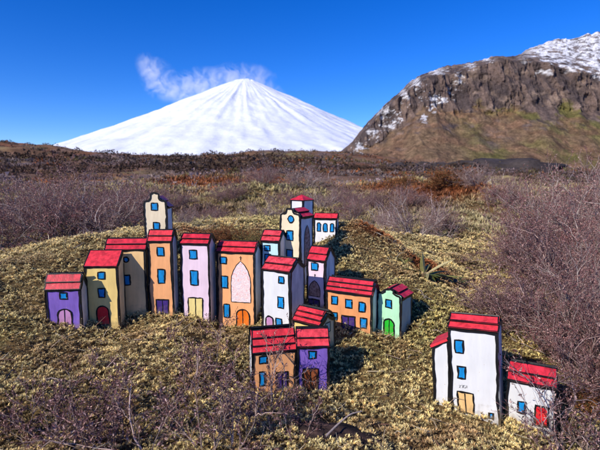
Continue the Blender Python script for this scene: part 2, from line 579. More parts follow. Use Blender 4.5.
# far heath bushes on the moor: clumps of small flakes
def flakes(x, y, size, col, per, rng):
    n = len(x)
    z = ground(x, y)
    u = rng.normal(0, 1, (n, per, 3)); u /= np.linalg.norm(u, axis=2, keepdims=True)
    u[..., 2] = np.abs(u[..., 2])
    rad = rng.uniform(.35, 1, (n, per, 1)) ** .6
    c = np.stack([x, y, z], 1)[:, None, :] + u * rad * size[:, None, None] * np.array([1, 1, .8])
    a = rng.normal(0, 1, (n, per, 3)) + u * .6; a /= np.linalg.norm(a, axis=2, keepdims=True)
    b = np.cross(a, rng.normal(0, 1, (n, per, 3))); b /= np.linalg.norm(b, axis=2, keepdims=True) + 1e-9
    s = size[:, None, None] * rng.uniform(.12, .34, (n, per, 1))
    V = np.stack([c - b * s * .5, c + a * s, c + b * s * .5], 2).reshape(-1, 3)
    Q = np.arange(len(V)).reshape(-1, 3)
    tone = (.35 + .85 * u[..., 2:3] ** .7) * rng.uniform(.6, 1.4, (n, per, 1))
    C = np.repeat((col[:, None, :] * tone)[:, :, None, :], 3, 2).reshape(-1, 3)
    return V, Q, C


N = 11000
lr = rng.uniform(math.log(4.5), math.log(100), N); fr = np.exp(lr)
ft = rng.uniform(-.80, .80, N)
fx, fy = fr * np.sin(ft), fr * np.cos(ft)
keep = fbm(fx * .22 / (1 + fr * .01), fy * .16, o=3) + rng.normal(0, .22, N) > -.03
fx, fy, fr, ft = fx[keep], fy[keep], fr[keep], ft[keep]
fs = np.clip(fr * .0125, .05, .52) * rng.uniform(.5, 1.35, len(fr)) * np.where(rng.random(len(fr)) < .06, 1.5, 1)
k = np.clip(.5 + .95 * fbm(fx * .35 / (1 + fr * .02), fy * .12 + 3, o=3) + rng.normal(0, .16, len(fr)), 0, 1)
pal = np.array([[.055, .036, .026], [.085, .055, .045], [.115, .085, .085], [.075, .060, .028], [.16, .055, .02], [.13, .10, .09]])
ki = np.searchsorted([.30, .46, .60, .72, .80], k)
near_ = 1 - sstep(8, 20, fr)
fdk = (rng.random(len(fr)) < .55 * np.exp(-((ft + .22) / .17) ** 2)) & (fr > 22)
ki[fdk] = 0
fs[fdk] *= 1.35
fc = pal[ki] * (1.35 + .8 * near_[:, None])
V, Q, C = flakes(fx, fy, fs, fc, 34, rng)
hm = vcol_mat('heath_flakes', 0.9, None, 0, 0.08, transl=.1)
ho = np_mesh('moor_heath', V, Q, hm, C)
tag(ho, 'dark brown and rust heath bushes blanketing the moor below the ridge', 'heath', kind='stuff')


# ------------------------------------------------------------------ mountains
def volcano():
    D = 6500.0
    ax = W(244.5, 79, D)
    H = ax[2] + 40
    nt_, nr_ = 420, 150
    th = np.linspace(0, 2 * PI, nt_, endpoint=False)
    t = np.linspace(0, 1, nr_) ** 1.25
    TH, TT = np.meshgrid(th, t)
    # radius against drop: gently concave flanks from a small blunt summit
    drop_px = np.array([0, 1.9, 4.8, 8.0, 14, 26, 39.5, 55.5, 71, 90, 110])
    rad_px = np.array([0, 7, 16, 23, 36, 60, 90, 125, 166, 225, 300])
    R = TT * 300
    dr = np.interp(R, rad_px, drop_px)
    k = D / F
    ridg = fbm(np.cos(TH) * 8 + TT, np.sin(TH) * 8, TT * 3.5, o=6)
    ridg2 = fbm(np.cos(TH) * 22, np.sin(TH) * 22, TT * 4, o=4)
    amp = sstep(12, 90, R) * 1.9 + sstep(5, 30, R) * .5
    X0 = R * k * np.sin(TH); Y0 = R * k * np.cos(TH)
    z = H - dr * k + (1 - np.abs(ridg) * 2) * amp * k * .42 + ridg2 * k * 1.3 * sstep(8, 60, R) + fbm(X0 * .004, Y0 * .004, o=5) * k * 1.5 * sstep(10, 60, R)
    z += (R < 14) * fbm(np.cos(TH) * 2 * R / 8, np.sin(TH) * 2 * R / 8, o=3) * k * 1.6
    X = ax[0] + R * k * np.sin(TH); Y = ax[1] + R * k * np.cos(TH)
    V = np.stack([X, Y, z - 40], 2).reshape(-1, 3)
    ii = (np.arange(nr_ - 1)[:, None] * nt_ + np.arange(nt_)[None, :])
    jj = (np.arange(nr_ - 1)[:, None] * nt_ + (np.arange(nt_)[None, :] + 1) % nt_)
    Q = np.stack([ii, ii + nt_, jj + nt_, jj], 2).reshape(-1, 4)[:, ::-1]
    rock = sstep(.30, .62, fbm(np.cos(TH) * 26, np.sin(TH) * 26, TT * 14, o=5) + (TT - .55) * .6) * .42
    c = mix(np.tile([.80, .83, .88], (V.shape[0], 1)), np.array([.34, .37, .44]), rock.ravel())
    c = mix(c, np.array([.66, .71, .80]), sstep(-.1, .5, -ridg.ravel() + .5 * ridg2.ravel()) * .32)  # subtle blue shading painted into the snow colour
    st = fbm(np.cos(TH) * 34 + TT * 2, np.sin(TH) * 34, TT * 4, o=4)
    c = mix(c, np.array([.50, .57, .68]), (sstep(.10, .45, st) * sstep(10, 50, R) * .22).ravel())
    m = vcol_mat('snow', 0.8, (.004, .02), 0.07, 0.1, bump=(.008, 30, .35))
    o = np_mesh('snowy_volcano', V, Q, m, c, smooth=True)
    tag(o, 'snow covered cone shaped volcano behind the moor', kind='structure')


volcano()


def crag():
    # cross sections from the foot of the slope over the cliff band to the top, walked along the mountain
    pxs = np.concatenate([np.linspace(318, 640, 560, endpoint=False), np.linspace(640, 860, 120)])
    top = np.interp(pxs, [318, 340, 352, 364, 379.5, 397.5, 405, 413, 427, 451, 474, 485, 494, 521, 527, 537, 550, 564, 580, 600, 640, 700, 860],
                    [168, 152, 142, 126, 108, 92.5, 85, 77, 70.5, 66.4, 62, 58.5, 57, 55.5, 50, 45, 41.5, 38.5, 36, 31, 24, 16, 10])
    ctop = np.interp(pxs, [318, 340, 364, 397, 427, 451, 474, 500, 521, 541, 564, 600, 700, 860], [169, 154, 131, 98, 77, 73, 69, 63, 60, 65, 69, 75, 80, 88])
    cfoot = np.interp(pxs, [318, 340, 370, 397, 420, 436, 450, 478, 499, 510, 523, 555, 600, 700, 860], [170, 157, 148, 126, 112, 104, 112, 113, 120, 115, 110, 108, 111, 113, 118])
    stp = fbm(pxs * .035, 0 * pxs, o=3) * 4.5
    top = top + (np.round(stp / 1.6) * 1.6 * .4 + stp * .2) * sstep(350, 385, pxs) + fbm(pxs * .25, 0 * pxs + 3, o=3) * 1.4
    ctop = np.maximum(ctop + fbm(pxs * .06, 0 * pxs + 8, o=4) * 5 * sstep(360, 400, pxs), top + 1.2)
    cfoot = cfoot + fbm(pxs * .05, 0 * pxs + 5, o=4) * 7
    base = np.full_like(pxs, 186.0)
    dep = [560., 820., 850., 1080.]          # depth at the foot, cliff foot, cliff top, skyline
    rows = []
    tt = []
    for a, n in ((0, 130), (1, 120), (2, 80)):
        for t in np.linspace(0, 1, n, endpoint=(a == 2)):
            rows.append((a, t))
    L = [base, cfoot, ctop, top]
    V = []
    PY = []
    for a, t in rows:
        py = L[a] * (1 - t) + L[a + 1] * t
        d = dep[a] * (1 - t) + dep[a + 1] * t
        PY.append(py)
        P = CAM[None, :] + d * (np.stack([(pxs - 300) / F, 0 * pxs, 0 * pxs], 1) - ((py - 225) / F)[:, None] * UP + FW)
        V.append(P)
    # behind the skyline the mountain falls away
    for d, dz in ((1250, 30), (1700, 180), (2400, 420)):
        P = V[len(rows) - 1].copy(); P[:, 1] += d - 1080; P[:, 2] -= dz
        V.append(P)
    V = np.array(V)
    nr, nc = V.shape[:2]
    A = np.array([a + t for a, t in rows] + [3.2, 3.5, 4.0])[:, None] * np.ones((1, nc))
    X, Y, Z = V[..., 0], V[..., 1], V[..., 2]
    big = fbm(X * .012, Y * .012, Z * .012, o=5)
    col = fbm(X * .07 + Z * .02, Y * .02, Z * .02, o=5)           # vertical ribs in the cliff
    cl = sstep(.85, 1.05, A) * (1 - sstep(2.0, 2.25, A))
    V[..., 1] += cl * (col * 12 + fbm(X * .03, Z * .02, o=4) * 22 + fbm(X * .16, Z * .03, o=5) * 8 + fbm(X * .05 + Z * .03, Z * .10, o=4) * 4) + (1 - cl) * big * 14
    V[..., 2] += (1 - cl) * (fbm(X * .03, Y * .03, o=5) * 4.5 - 0) * sstep(.02, .3, A) + cl * fbm(X * .06, Z * .06, o=4) * 4
    gul = fbm(X * .022, Y * .004 + 3, o=4)
    V[..., 2] -= (A < 1) * sstep(.1, .6, A) * np.abs(gul) * 9 * sstep(1.0, .8, A)
    # colours
    n = nr * nc
    f = lambda s, q=0: fbm(X * s + q, Y * s * .6, Z * s * 1.4, o=5).ravel()
    a = A.ravel(); px = np.tile(pxs, (nr, 1)).ravel()
    grass = np.tile([.150, .105, .066], (n, 1))
    grass = mix(grass, np.array([.120, .115, .042]), sstep(-.35, .15, f(.011, 4)) * sstep(440, 500, px) * .95)
    grass = mix(grass, np.array([.175, .105, .068]), sstep(-.1, .4, f(.05, 8)) * .7)
    grass = grass * (1 + .55 * f(.20, 21) + .35 * f(.6, 2))[:, None]
    grass = mix(grass, np.array([.085, .055, .040]), sstep(.1, .5, f(.06, 2)) * .7)
    rock = np.tile([.110, .084, .074], (n, 1))
    rock = mix(rock, np.array([.055, .046, .048]), sstep(-.2, .4, col.ravel()))
    rock = mix(rock, np.array([.045, .038, .040]), sstep(.05, .3, fbm(X * .13, Y * .01, Z * .018 + 5, o=4).ravel()) * .8)
    rock = mix(rock, np.array([.19, .15, .125]), sstep(.1, .5, f(.05, 5)) * .7)
    isrock = sstep(.86, 1.04, a + f(.02, 9) * .42 + f(.09, 14) * .25)
    grass = mix(grass, np.array([.13, .105, .10]), np.exp(-((px - 496) / 16) ** 2 - ((np.array(PY + [top - 5] * 3).ravel() - 138) / 8) ** 2) * sstep(-.3, .2, f(.08, 6)) * .9)
    isrock = np.maximum(isrock, sstep(.28, .5, f(.035, 31) + (a - .7) * .5) * (a < 1) * sstep(430, 380, px))
    c = mix(grass * np.array([1.28, 1.20, 1.12]), rock * np.array([1.5, 1.38, 1.28]), isrock)
    rock = rock * (1 + .5 * f(.35, 13) + .4 * fbm(X * .5, Z * .07, o=3).ravel())[:, None]
    # snow: above the crags at the right, patches along the left shoulder
    hi = sstep(1.98, 2.25, a + f(.05, 12) * .9) * sstep(515, 545, px + f(.01) * 20)
    pyv = np.array(PY + [top - 5] * 3).ravel()
    lf = np.zeros(n)
    for bx, by, bw, bh in ((384, 112, 8, 7), (387, 126, 8, 5), (372, 134, 7, 6), (360, 146, 6, 5), (438, 99, 15, 4), (432, 108, 6, 5), (460, 79, 5, 7), (487, 60, 8, 3), (437, 72, 11, 4), (415, 82, 7, 8),
                           (403, 95, 5, 8), (470, 66, 6, 3), (452, 88, 4, 5), (350, 152, 6, 3), (398, 118, 5, 6), (425, 118, 5, 5)):
        lf = np.maximum(lf, np.exp(-((px - bx) / bw) ** 2 - ((pyv - by) / bh) ** 2))
    lf = .8 * sstep(.48, .86, lf * .85 + f(.16, 40) * 1.0 + f(.45, 17) * .7) * (lf > .06)
    rim = 0 * lf
    sn = np.clip(np.maximum(np.maximum(hi * (1 - .9 * sstep(-.05, .22, f(.12, 3) + .4 * f(.5, 9))), lf * .9), rim), 0, 1)
    c = mix(c, np.array([.80, .80, .82]), sn)
    ii = (np.arange(nr - 1)[:, None] * nc + np.arange(nc - 1)[None, :])
    Q = np.stack([ii, ii + 1, ii + nc + 1, ii + nc], 2).reshape(-1, 4)
    m = vcol_mat('crag_rock', 0.92, (.06, .35), 0.38, 0.06, bump=(.12, 6, .9))
    o = np_mesh('rocky_mountain', V.reshape(-1, 3), Q, m, c, smooth=True)
    tag(o, 'brown rocky mountain with a cliff band and patches of snow', kind='structure')


crag()


# steam drifting from the summit
def steam():
    D = 6500.0
    m = bpy.data.materials.new('steam')
    m.use_nodes = True
    nt = m.node_tree
    nt.nodes.clear()
    o_ = nt.nodes.new('ShaderNodeOutputMaterial')
    vol = nt.nodes.new('ShaderNodeVolumePrincipled')
    vol.inputs['Color'].default_value = (1, 1, 1, 1)
    vol.inputs['Anisotropy'].default_value = -0.35
    tc = nt.nodes.new('ShaderNodeTexCoord')
    n = nt.nodes.new('ShaderNodeTexNoise')
    n.inputs['Scale'].default_value = 0.0055; n.inputs['Detail'].default_value = 6; n.inputs['Roughness'].default_value = .62
    n.inputs['Distortion'].default_value = 1.3
    nt.links.new(tc.outputs['Object'], n.inputs['Vector'])
    mr = nt.nodes.new('ShaderNodeMapRange')
    mr.inputs[1].default_value = .43; mr.inputs[2].default_value = .80
    nt.links.new(n.outputs[0], mr.inputs[0])
    # fade towards the rim of the puff
    g = nt.nodes.new('ShaderNodeTexGradient'); g.gradient_type = 'SPHERICAL'
    mp = nt.nodes.new('ShaderNodeMapping')
    nt.links.new(tc.outputs['Generated'], mp.inputs[0])
    mp.inputs['Location'].default_value = (-1, -1, -1)
    mp.inputs['Scale'].default_value = (2, 2, 2)
    nt.links.new(mp.outputs[0], g.inputs[0])
    mu = nt.nodes.new('ShaderNodeMath'); mu.operation = 'MULTIPLY'
    nt.links.new(mr.outputs[0], mu.inputs[0]); nt.links.new(g.outputs[1], mu.inputs[1])
    m2 = nt.nodes.new('ShaderNodeMath'); m2.operation = 'MULTIPLY'; m2.inputs[1].default_value = .0145
    nt.links.new(mu.outputs[0], m2.inputs[0])
    nt.links.new(m2.outputs[0], vol.inputs['Density'])
    nt.links.new(vol.outputs[0], o_.inputs['Volume'])
    m.cycles.volume_step_rate = .35
    root = empty('steam_plume', W(205, 90, D - 60))
    tag(root, 'thin white steam drifting left from the volcano summit', 'steam')
    k = D / F
    for (px, py, hw, hh, ang) in ((242, 76, 36, 15, -2), (212, 86, 36, 14, 14), (182, 92, 30, 15, -10), (160, 80, 26, 20, -48), (150, 67, 17, 14, -40), (266, 88, 26, 11, -32), (196, 80, 30, 14, 10)):
        me = bpy.data.meshes.new('puff')
        import bmesh
        bm = bmesh.new()
        bmesh.ops.create_icosphere(bm, subdivisions=3, radius=1.0)
        for v in bm.verts:
            v.co = Vector((v.co.x * hw * k, v.co.y * 9 * k, v.co.z * hh * k))
        bm.to_mesh(me); bm.free()
        me.materials.append(m)
        o = bpy.data.objects.new('puff', me)
        COL.objects.link(o)
        o.parent = root
        o.location = Vector(W(px, py, D - 60)) - Vector(root.location)
        o.rotation_euler = (0, math.radians(-ang), 0)


steam()

# ------------------------------------------------------------------ miniature houses
HR = random.Random(11)


def resample(pts, closed, step):
    out_ = []
    n = len(pts)
    for i in range(n if closed else n - 1):
        a = Vector(pts[i]); b = Vector(pts[(i + 1) % n])
        k = max(1, int((b - a).length / step))
        for j in range(k):
            out_.append(a.lerp(b, j / k))
    if not closed:
        out_.append(Vector(pts[-1]))
    return out_


def ribbon(acc, pts, width, tf, closed=False, wob=.25, step=.006):
    """Hand-painted line along 2-D points; tf maps (u, v) to 3-D."""
    P = resample(pts, closed, step)
    n = len(P)
    V, Fc = acc
    b = len(V)
    drift = 0.0
    for i in range(n):
        if closed:
            t = P[(i + 1) % n] - P[i - 1]
        else:
            t = P[min(i + 1, n - 1)] - P[max(i - 1, 0)]
        t = t.normalized() if t.length > 1e-9 else Vector((1, 0))
        nn = Vector((-t.y, t.x))
        w = width * .5 * (1 + HR.uniform(-wob, wob))
        drift = drift * .72 + HR.uniform(-1, 1) * width * .24
        o = drift
        V.append(tf(*(P[i] + nn * (w + o)))); V.append(tf(*(P[i] - nn * (w - o))))
    for i in range(n if closed else n - 1):
        a = b + 2 * i; c = b + 2 * ((i + 1) % n)
        Fc.append((a, a + 1, c + 1, c))


def shape_rect(u0, v0, u1, v1, j=.0003):
    r = lambda: HR.uniform(-j, j)
    return [(u0 + r(), v0 + r()), (u1 + r(), v0 + r()), (u1 + r(), v1 + r()), (u0 + r(), v1 + r())]


def shape_arch(u0, v0, u1, v1, rise=None, pointed=False):
    w = u1 - u0; c = (u0 + u1) / 2
    rise = rise if rise is not None else w * .5
    rise = min(rise, (v1 - v0) * .8)
    pts = [(u0, v0), (u1, v0)]
    n = 9
    for i in range(n):
        t = i / (n - 1)
        if pointed:
            ph = math.radians(60 * (t * 2 if t <= .5 else (1 - t) * 2))
            hw = w * (math.cos(ph) - .5)
            pts.append((c + (hw if t <= .5 else -hw), v1 - rise + rise * math.sin(ph) / math.sin(math.radians(60))))
        else:
            a = PI * t
            pts.append((c + w / 2 * math.cos(a), v1 - rise + rise * math.sin(a)))
    return pts


def shape_round(c, r, n=16):
    return [(c[0] + r * math.cos(2 * PI * i / n) * HR.uniform(.95, 1.05), c[1] + r * math.sin(2 * PI * i / n) * HR.uniform(.95, 1.05)) for i in range(n)]


def plate(name, poly, mat, tf, h, parent):
    """Flat painted patch standing h proud of the face."""
    V = [tf(u, v, h) for u, v in poly]
    return mesh_obj(name, V, [tuple(range(len(poly)))], mat, parent=parent)


def opening(name, poly, mat, tf, parent, fw=.0012, split=None, label=None):
    o = plate(name, poly, mat, tf, .0004, parent)
    acc = ([], [])
    ribbon(acc, poly, fw, lambda u, v: tf(u, v, .0007), closed=True, wob=.3, step=.0035)
    if split:
        ribbon(acc, split, fw * .6, lambda u, v: tf(u, v, .0008), wob=.3, step=.004)
    f = mesh_obj('frame', acc[0], acc[1], BLACK, parent=o)
    if label: o['label'] = label
    return o


BASE_SINK = .022


def house(name, label, quad, Z, yaw, depth, wallm, roofpx, kind='eave', side=GREY, wins=(), doors=(), roll=0.0, tiers=2, extra=None, sidecol_left=None,
          group='small painted wooden houses', cat='toy house', roofm=None, face_op=(), pitch=0.0, over=.0012, line=.0029):
    """quad: photo pixels of the front face BL, BR, TR, TL."""
    (blx, bly), (brx, bry), (trx, try_), (tlx, tly) = quad
    cx = (blx + brx) / 2; cy = (bly + bry) / 2
    az = math.atan((cx - 300) / F)
    yr = math.radians(yaw)
    k = Z / F
    w = (brx - blx) * k * math.cos(az) / math.cos(yr - az)
    ey = (tly + try_) / 2
    H = (cy - ey) * k * 1.01
    root = empty(name, W(cx, cy, Z), (0, 0, 0))
    M = Matrix.Rotation(-yr, 4, 'Z') @ Matrix.Rotation(math.radians(-roll), 4, 'Y') @ Matrix.Rotation(math.radians(pitch), 4, 'X')
    root.rotation_euler = M.to_euler()
    tag(root, label, cat, group)
    dp = (ey - HZ) / F
    roofm = roofm or HR.choice((RED, RED2, RED3))
    x0, x1 = -w / 2, w / 2
    b0 = -BASE_SINK

    def UV(px, py):
        s = (px - (blx + tlx) / 2) / ((brx + trx) / 2 - (blx + tlx) / 2)
        yb = bly + (bry - bly) * s; yt = tly + (try_ - tly) * s
        return (x0 + s * w, (yb - py) / (yb - yt) * H)

    front = lambda u, v, h=0.0: (u, -h, v)
    right = lambda u, v, h=0.0: (x1 + h, u, v)     # u runs from the front to the back
    left = lambda u, v, h=0.0: (x0 - h, u, v)

    lines = ([], [])
    hF = .0009
    sc = k

    if kind in ('eave', 'shed'):
        run = depth / 2 if kind == 'eave' else depth
        rise = max(roofpx * k - dp * run, .25 * run, .005)
        if kind == 'eave':
            prof = [(0, b0), (0, H), (run, H + rise), (depth, H), (depth, b0)]
        else:
            prof = [(0, b0), (0, H), (run, H + rise), (depth, b0)]
        n = len(prof)
        V = [(x0, y, z) for y, z in prof] + [(x1, y, z) for y, z in prof]
        Fc = [tuple(range(n)), tuple(range(2 * n - 1, n - 1, -1))]
        mi = [2, 1]
        for i in range(n):
            j = (i + 1) % n
            Fc.append((i, i + n, j + n, j)); mi.append(0 if i == 0 else 1)
        mesh_obj('wall', V, Fc, [wallm, side, sidecol_left or side], mi, root)
        # roof: overlapping tiers of painted board, black along every edge
        RV, RF, RM = [], [], []

        def slab(ya, za, yb, zb, lift, th, xo):
            d = Vector((yb - ya, zb - za)); nl = Vector((-d.y, d.x)).normalized()
            if nl.y < 0: nl = -nl
            b = len(RV)
            jx = [HR.uniform(-.0005, .0005) for _ in range(4)]
            for x, q in ((x0 - xo, 0), (x1 + xo, 1)):
                for (yy, zz, l) in ((ya, za, lift), (yb, zb, lift), (yb, zb, lift + th), (ya, za, lift + th)):
                    RV.append((x + jx[q], yy + nl.x * l, zz + nl.y * l))
            RF.extend([(b, b + 1, b + 2, b + 3), (b + 7, b + 6, b + 5, b + 4), (b + 3, b + 2, b + 6, b + 7), (b + 1, b + 0, b + 4, b + 5), (b + 0, b + 3, b + 7, b + 4), (b + 1, b + 5, b + 6, b + 2)])
            RM.extend([1, 1, 0, 1, 1, 1])
            # black painted rim on the upper face
            N3 = nl
            def tfr(u, v):
                l = lift + th + .0004
                yy = ya + d.x * v; zz = za + d.y * v
                return (u, yy + nl.x * l, zz + nl.y * l)
            sl = d.length
            acc = (RV, RF)
            before = len(RF)
            e = .0006 / max(sl, 1e-6)
            for seg in ([(x0 - xo + .0005, 0), (x0 - xo + .0005, 1)], [(x1 + xo - .0005, 0), (x1 + xo - .0005, 1)]):
                ribbon(acc, seg, .0013, tfr, step=.2)
            # cross lines: v is 0..1 so build in metres along v
            for vv in (e * 1.0, 1 - e * 1.2):
                bb = len(RV)
                m_ = 7
                for i in range(m_ + 1):
                    u = x0 - xo + (w + 2 * xo) * i / m_
                    ww = (.0007 / sl) * HR.uniform(.6, 1.2)
                    RV.append(tfr(u, vv - ww)); RV.append(tfr(u, vv + ww))
                for i in range(m_):
                    a = bb + 2 * i
                    RF.append((a, a + 1, a + 3, a + 2))
            RM.extend([1] * (len(RF) - before))

        nt_ = tiers
        th = .0022
        for sgn in ((1, -1) if kind == 'eave' else (1,)):
            for t in range(nt_):
                s0 = t / nt_ - (.10 if t else .06); s1 = (t + 1) / nt_ + (0.0 if t == nt_ - 1 else 0.04)
                l = .0004 + t * .0020
                ya, za = run * s0, H + rise * s0
                yb, zb = run * s1, H + rise * s1
                if sgn < 0:
                    ya, yb = depth - ya, depth - yb
                slab(ya, za, yb, zb, l, th, over - t * .0004)
        mesh_obj('roof', RV, RF, [roofm, BLACK], RM, root)
        ribbon(lines, [(x0 + .0006, -.004), (x0 + .0006, H)], line, lambda u, v: front(u, v, hF))
        ribbon(lines, [(x1 - .0006, -.004), (x1 - .0006, H)], line, lambda u, v: front(u, v, hF))
        ribbon(lines, [(x0, H - .0006), (x1, H - .0006)], line, lambda u, v: front(u, v, hF + .0002))
        for tf in (right, left):
            ribbon(lines, [(.0007, b0), (.0007, H)], line * 1.2, lambda u, v: tf(u, v, hF))
            ribbon(lines, [(depth - .0007, b0), (depth - .0007, H)], line, lambda u, v: tf(u, v, hF))
            if kind == 'eave':
                ribbon(lines, [(0.001, H), (run, H + rise - .001), (depth - .001, H)], line * 1.5, lambda u, v: tf(u, v, hF + .0002))
            else:
                ribbon(lines, [(0.001, H), (depth - .001, H + rise - .002)], line * 1.3, lambda u, v: tf(u, v, hF + .0002))
    elif kind == 'gable':
        # scalloped front gable, red tiers behind it with the ridge running back
        g = roofpx * k
        pt = .0045
        sh = g * .18
        nub = min(w * .13, .0045)
        prof = [(x0, b0), (x1, b0), (x1, H)]
        R_ = [(x1 * 1.0, H + g * .30), (x1 * .93, H + g * .42), (x1 * .80, H + g * .47), (x1 * .62, H + g * .49), (x1 * .46, H + g * .57), (x1 * .37, H + g * .68),
              (x1 * .34, H + g * .90), (x1 * .25, H + g * .98), (x1 * .10, H + g * 1.0)]
        prof += R_ + [(-x, z) for x, z in reversed(R_)] + [(x0, H)]
        n = len(prof)
        V = [(x, 0, z) for x, z in prof] + [(x, pt, z) for x, z in prof]
        Fc = [tuple(range(n)), tuple(range(2 * n - 1, n - 1, -1))]
        mi = [0, 1]
        for i in range(n):
            j = (i + 1) % n
            Fc.append((i, i + n, j + n, j)); mi.append(2 if 2 <= i < n - 1 else 1)
        rg = g * .62
        b = len(V)
        body = [(x0 + .0002, b0), (x1 - .0002, b0), (x1 - .0002, H), (0, H + rg), (x0 + .0002, H)]
        for y in (pt + .0001, depth):
            V += [(x, y, z) for x, z in body]
        Fc += [tuple(b + i for i in range(5)), tuple(b + 9 - i for i in range(5))]
        mi += [1, 1]
        for i in range(5):
            j = (i + 1) % 5
            Fc.append((b + i, b + i + 5, b + j + 5, b + j)); mi.append(1)
        mesh_obj('wall', V, Fc, [wallm, side, BLACK], mi, root)
        RV, RF, RM = [], [], []
        for s in (1, -1):
            for t in range(2):
                f0, f1 = ((-.08, .55), (.46, 1.0))[t]
                l = .0006 + t * .0026
                th = .0024
                p0 = Vector((s * x1 * (1 - f0), H + rg * f0)); p1 = Vector((s * x1 * (1 - f1), H + rg * f1))
                nl = Vector((s * rg, x1)).normalized()
                b = len(RV)
                for y in (pt + .0004, depth + .001):
                    for p, ll in ((p0, l), (p1, l), (p1, l + th), (p0, l + th)):
                        q = p + nl * ll
                        RV.append((q.x, y, q.y))
                RF += [(b, b + 1, b + 2, b + 3), (b + 7, b + 6, b + 5, b + 4), (b + 3, b + 2, b + 6, b + 7), (b + 1, b, b + 4, b + 5), (b, b + 3, b + 7, b + 4), (b + 1, b + 5, b + 6, b + 2)]
                RM += [1, 1, 0, 1, 1, 1]
        mesh_obj('roof', RV, RF, [roofm, BLACK], RM, root)
        ribbon(lines, [(x0 + .0006, -.004), (x0 + .0006, H)] + [(x * .96, z - .0008) for x, z in [(-a, c) for a, c in R_]] + [(x * .96, z - .0008) for x, z in reversed(R_)] +
               [(x1 - .0006, H), (x1 - .0006, -.004)], line * 1.1, lambda u, v: front(u, v, hF), step=.004)
        for tf in (right, left):
            ribbon(lines, [(.0007, b0), (.0007, H)], line * 1.2, lambda u, v: tf(u, v, hF))
            ribbon(lines, [(depth - .0007, b0), (depth - .0007, H)], line, lambda u, v: tf(u, v, hF))
            ribbon(lines, [(0.001, H - .001), (depth - .001, H - .001)], line, lambda u, v: tf(u, v, hF + .0002))
    elif kind == 'pyramid':
        V = [(x, y, z) for z in (b0, H) for x, y in ((x0, 0), (x1, 0), (x1, depth), (x0, depth))]
        Fc = [(3, 2, 1, 0), (4, 5, 6, 7), (0, 1, 5, 4), (1, 2, 6, 5), (2, 3, 7, 6), (3, 0, 4, 7)]
        mesh_obj('wall', V, Fc, [wallm, side], [1, 1, 0, 1, 1, 1], root)
        rise = max(roofpx * k - dp * depth / 2, .006)
        o_ = .0015
        V = [(x0 - o_, -o_, H + .0002), (x1 + o_, -o_, H + .0002), (x1 + o_, depth + o_, H + .0002), (x0 - o_, depth + o_, H + .0002)]
        V += [(x, y, z + .0016) for x, y, z in V] + [(0, depth / 2, H + rise)]
        Fc = [(3, 2, 1, 0), (0, 1, 5, 4), (1, 2, 6, 5), (2, 3, 7, 6), (3, 0, 4, 7), (4, 5, 8), (5, 6, 8), (6, 7, 8), (7, 4, 8)]
        mesh_obj('roof', V, Fc, [roofm, BLACK], [1, 1, 1, 1, 1, 0, 0, 0, 0], root)
        for e in (x0 + .0006, x1 - .0006):
            ribbon(lines, [(e, b0), (e, H)], line, lambda u, v: front(u, v, hF))
        for tf in (right, left):
            ribbon(lines, [(.0007, b0), (.0007, H)], line, lambda u, v: tf(u, v, hF))
            ribbon(lines, [(depth - .0007, b0), (depth - .0007, H)], line, lambda u, v: tf(u, v, hF))
    elif kind == 'leanto':
        # single slope rising to the right against the tower
        rise = roofpx * k
        V = []
        for y in (0, depth):
            V += [(x0, y, b0), (x1, y, b0), (x1, y, H + rise), (x0, y, H)]
        Fc = [(0, 1, 2, 3), (7, 6, 5, 4), (0, 4, 5, 1), (1, 5, 6, 2), (2, 6, 7, 3), (3, 7, 4, 0)]
        mesh_obj('wall', V, Fc, [wallm, side], [0, 1, 1, 1, 1, 1], root)
        d = Vector((w, rise)); nl = Vector((-rise, w)).normalized()
        RV = []
        for y in (-.002, depth + .001):
            for s_, l in ((-.08, .0004), (1.0, .0004), (1.0, .003), (-.08, .003)):
                p = Vector((x0, H)) + d * s_ + nl * l
                RV.append((p.x, y, p.y))
        RF = [(0, 1, 2, 3), (7, 6, 5, 4), (3, 2, 6, 7), (1, 0, 4, 5), (0, 3, 7, 4), (1, 5, 6, 2)]
        mesh_obj('roof', RV, RF, [roofm, BLACK], [0, 1, 0, 1, 1, 1], root)
        ribbon(lines, [(x0 + .0006, -.004), (x0 + .0006, H)], line, lambda u, v: front(u, v, hF))
        ribbon(lines, [(x1 - .0006, -.004), (x1 - .0006, H + rise)], line, lambda u, v: front(u, v, hF))
        ribbon(lines, [(x0, H - .0012), (x1, H + rise - .0012)], line * 1.4, lambda u, v: front(u, v, hF + .0002))
        ribbon(lines, [(.0007, b0), (.0007, H)], line, lambda u, v: left(u, v, hF))
        ribbon(lines, [(depth - .0007, b0), (depth - .0007, H)], line, lambda u, v: left(u, v, hF))

    for wn in wins:
        px, py, pw, ph = wn[:4]
        shp = wn[4] if len(wn) > 4 else 'rect'
        u, v = UV(px, py)
        sx = w / max(1e-6, (brx - blx)); a, b_ = pw * sx / 2 * .86, ph * k / 2 * .9
        if shp == 'round':
            poly = shape_round((u, v), a)
        elif shp == 'arch':
            poly = shape_arch(u - a, v - b_, u + a, v + b_)
        else:
            poly = shape_rect(u - a, v - b_, u + a, v + b_)
        opening('window', poly, wn[5] if len(wn) > 5 else BLUE, front, root, fw=.0021)
    for dr in doors:
        xa, xb, ya, yb, mat, shp = dr[:6]
        u0, v1 = UV(xa, ya); u1, v0 = UV(xb, yb)
        v0 = max(v0, .0015)
        if shp == 'arch':
            poly = shape_arch(u0, v0, u1, v1, rise=(u1 - u0) * .45)
        elif shp == 'point':
            poly = shape_arch(u0, v0, u1, v1, rise=(v1 - v0) * .55, pointed=True)
        else:
            poly = shape_rect(u0, v0, u1, v1)
        split = [((u0 + u1) / 2, v0), ((u0 + u1) / 2, v1 - .001)] if len(dr) > 6 and dr[6] == 2 else None
        nm = dr[7] if len(dr) > 7 else 'door'
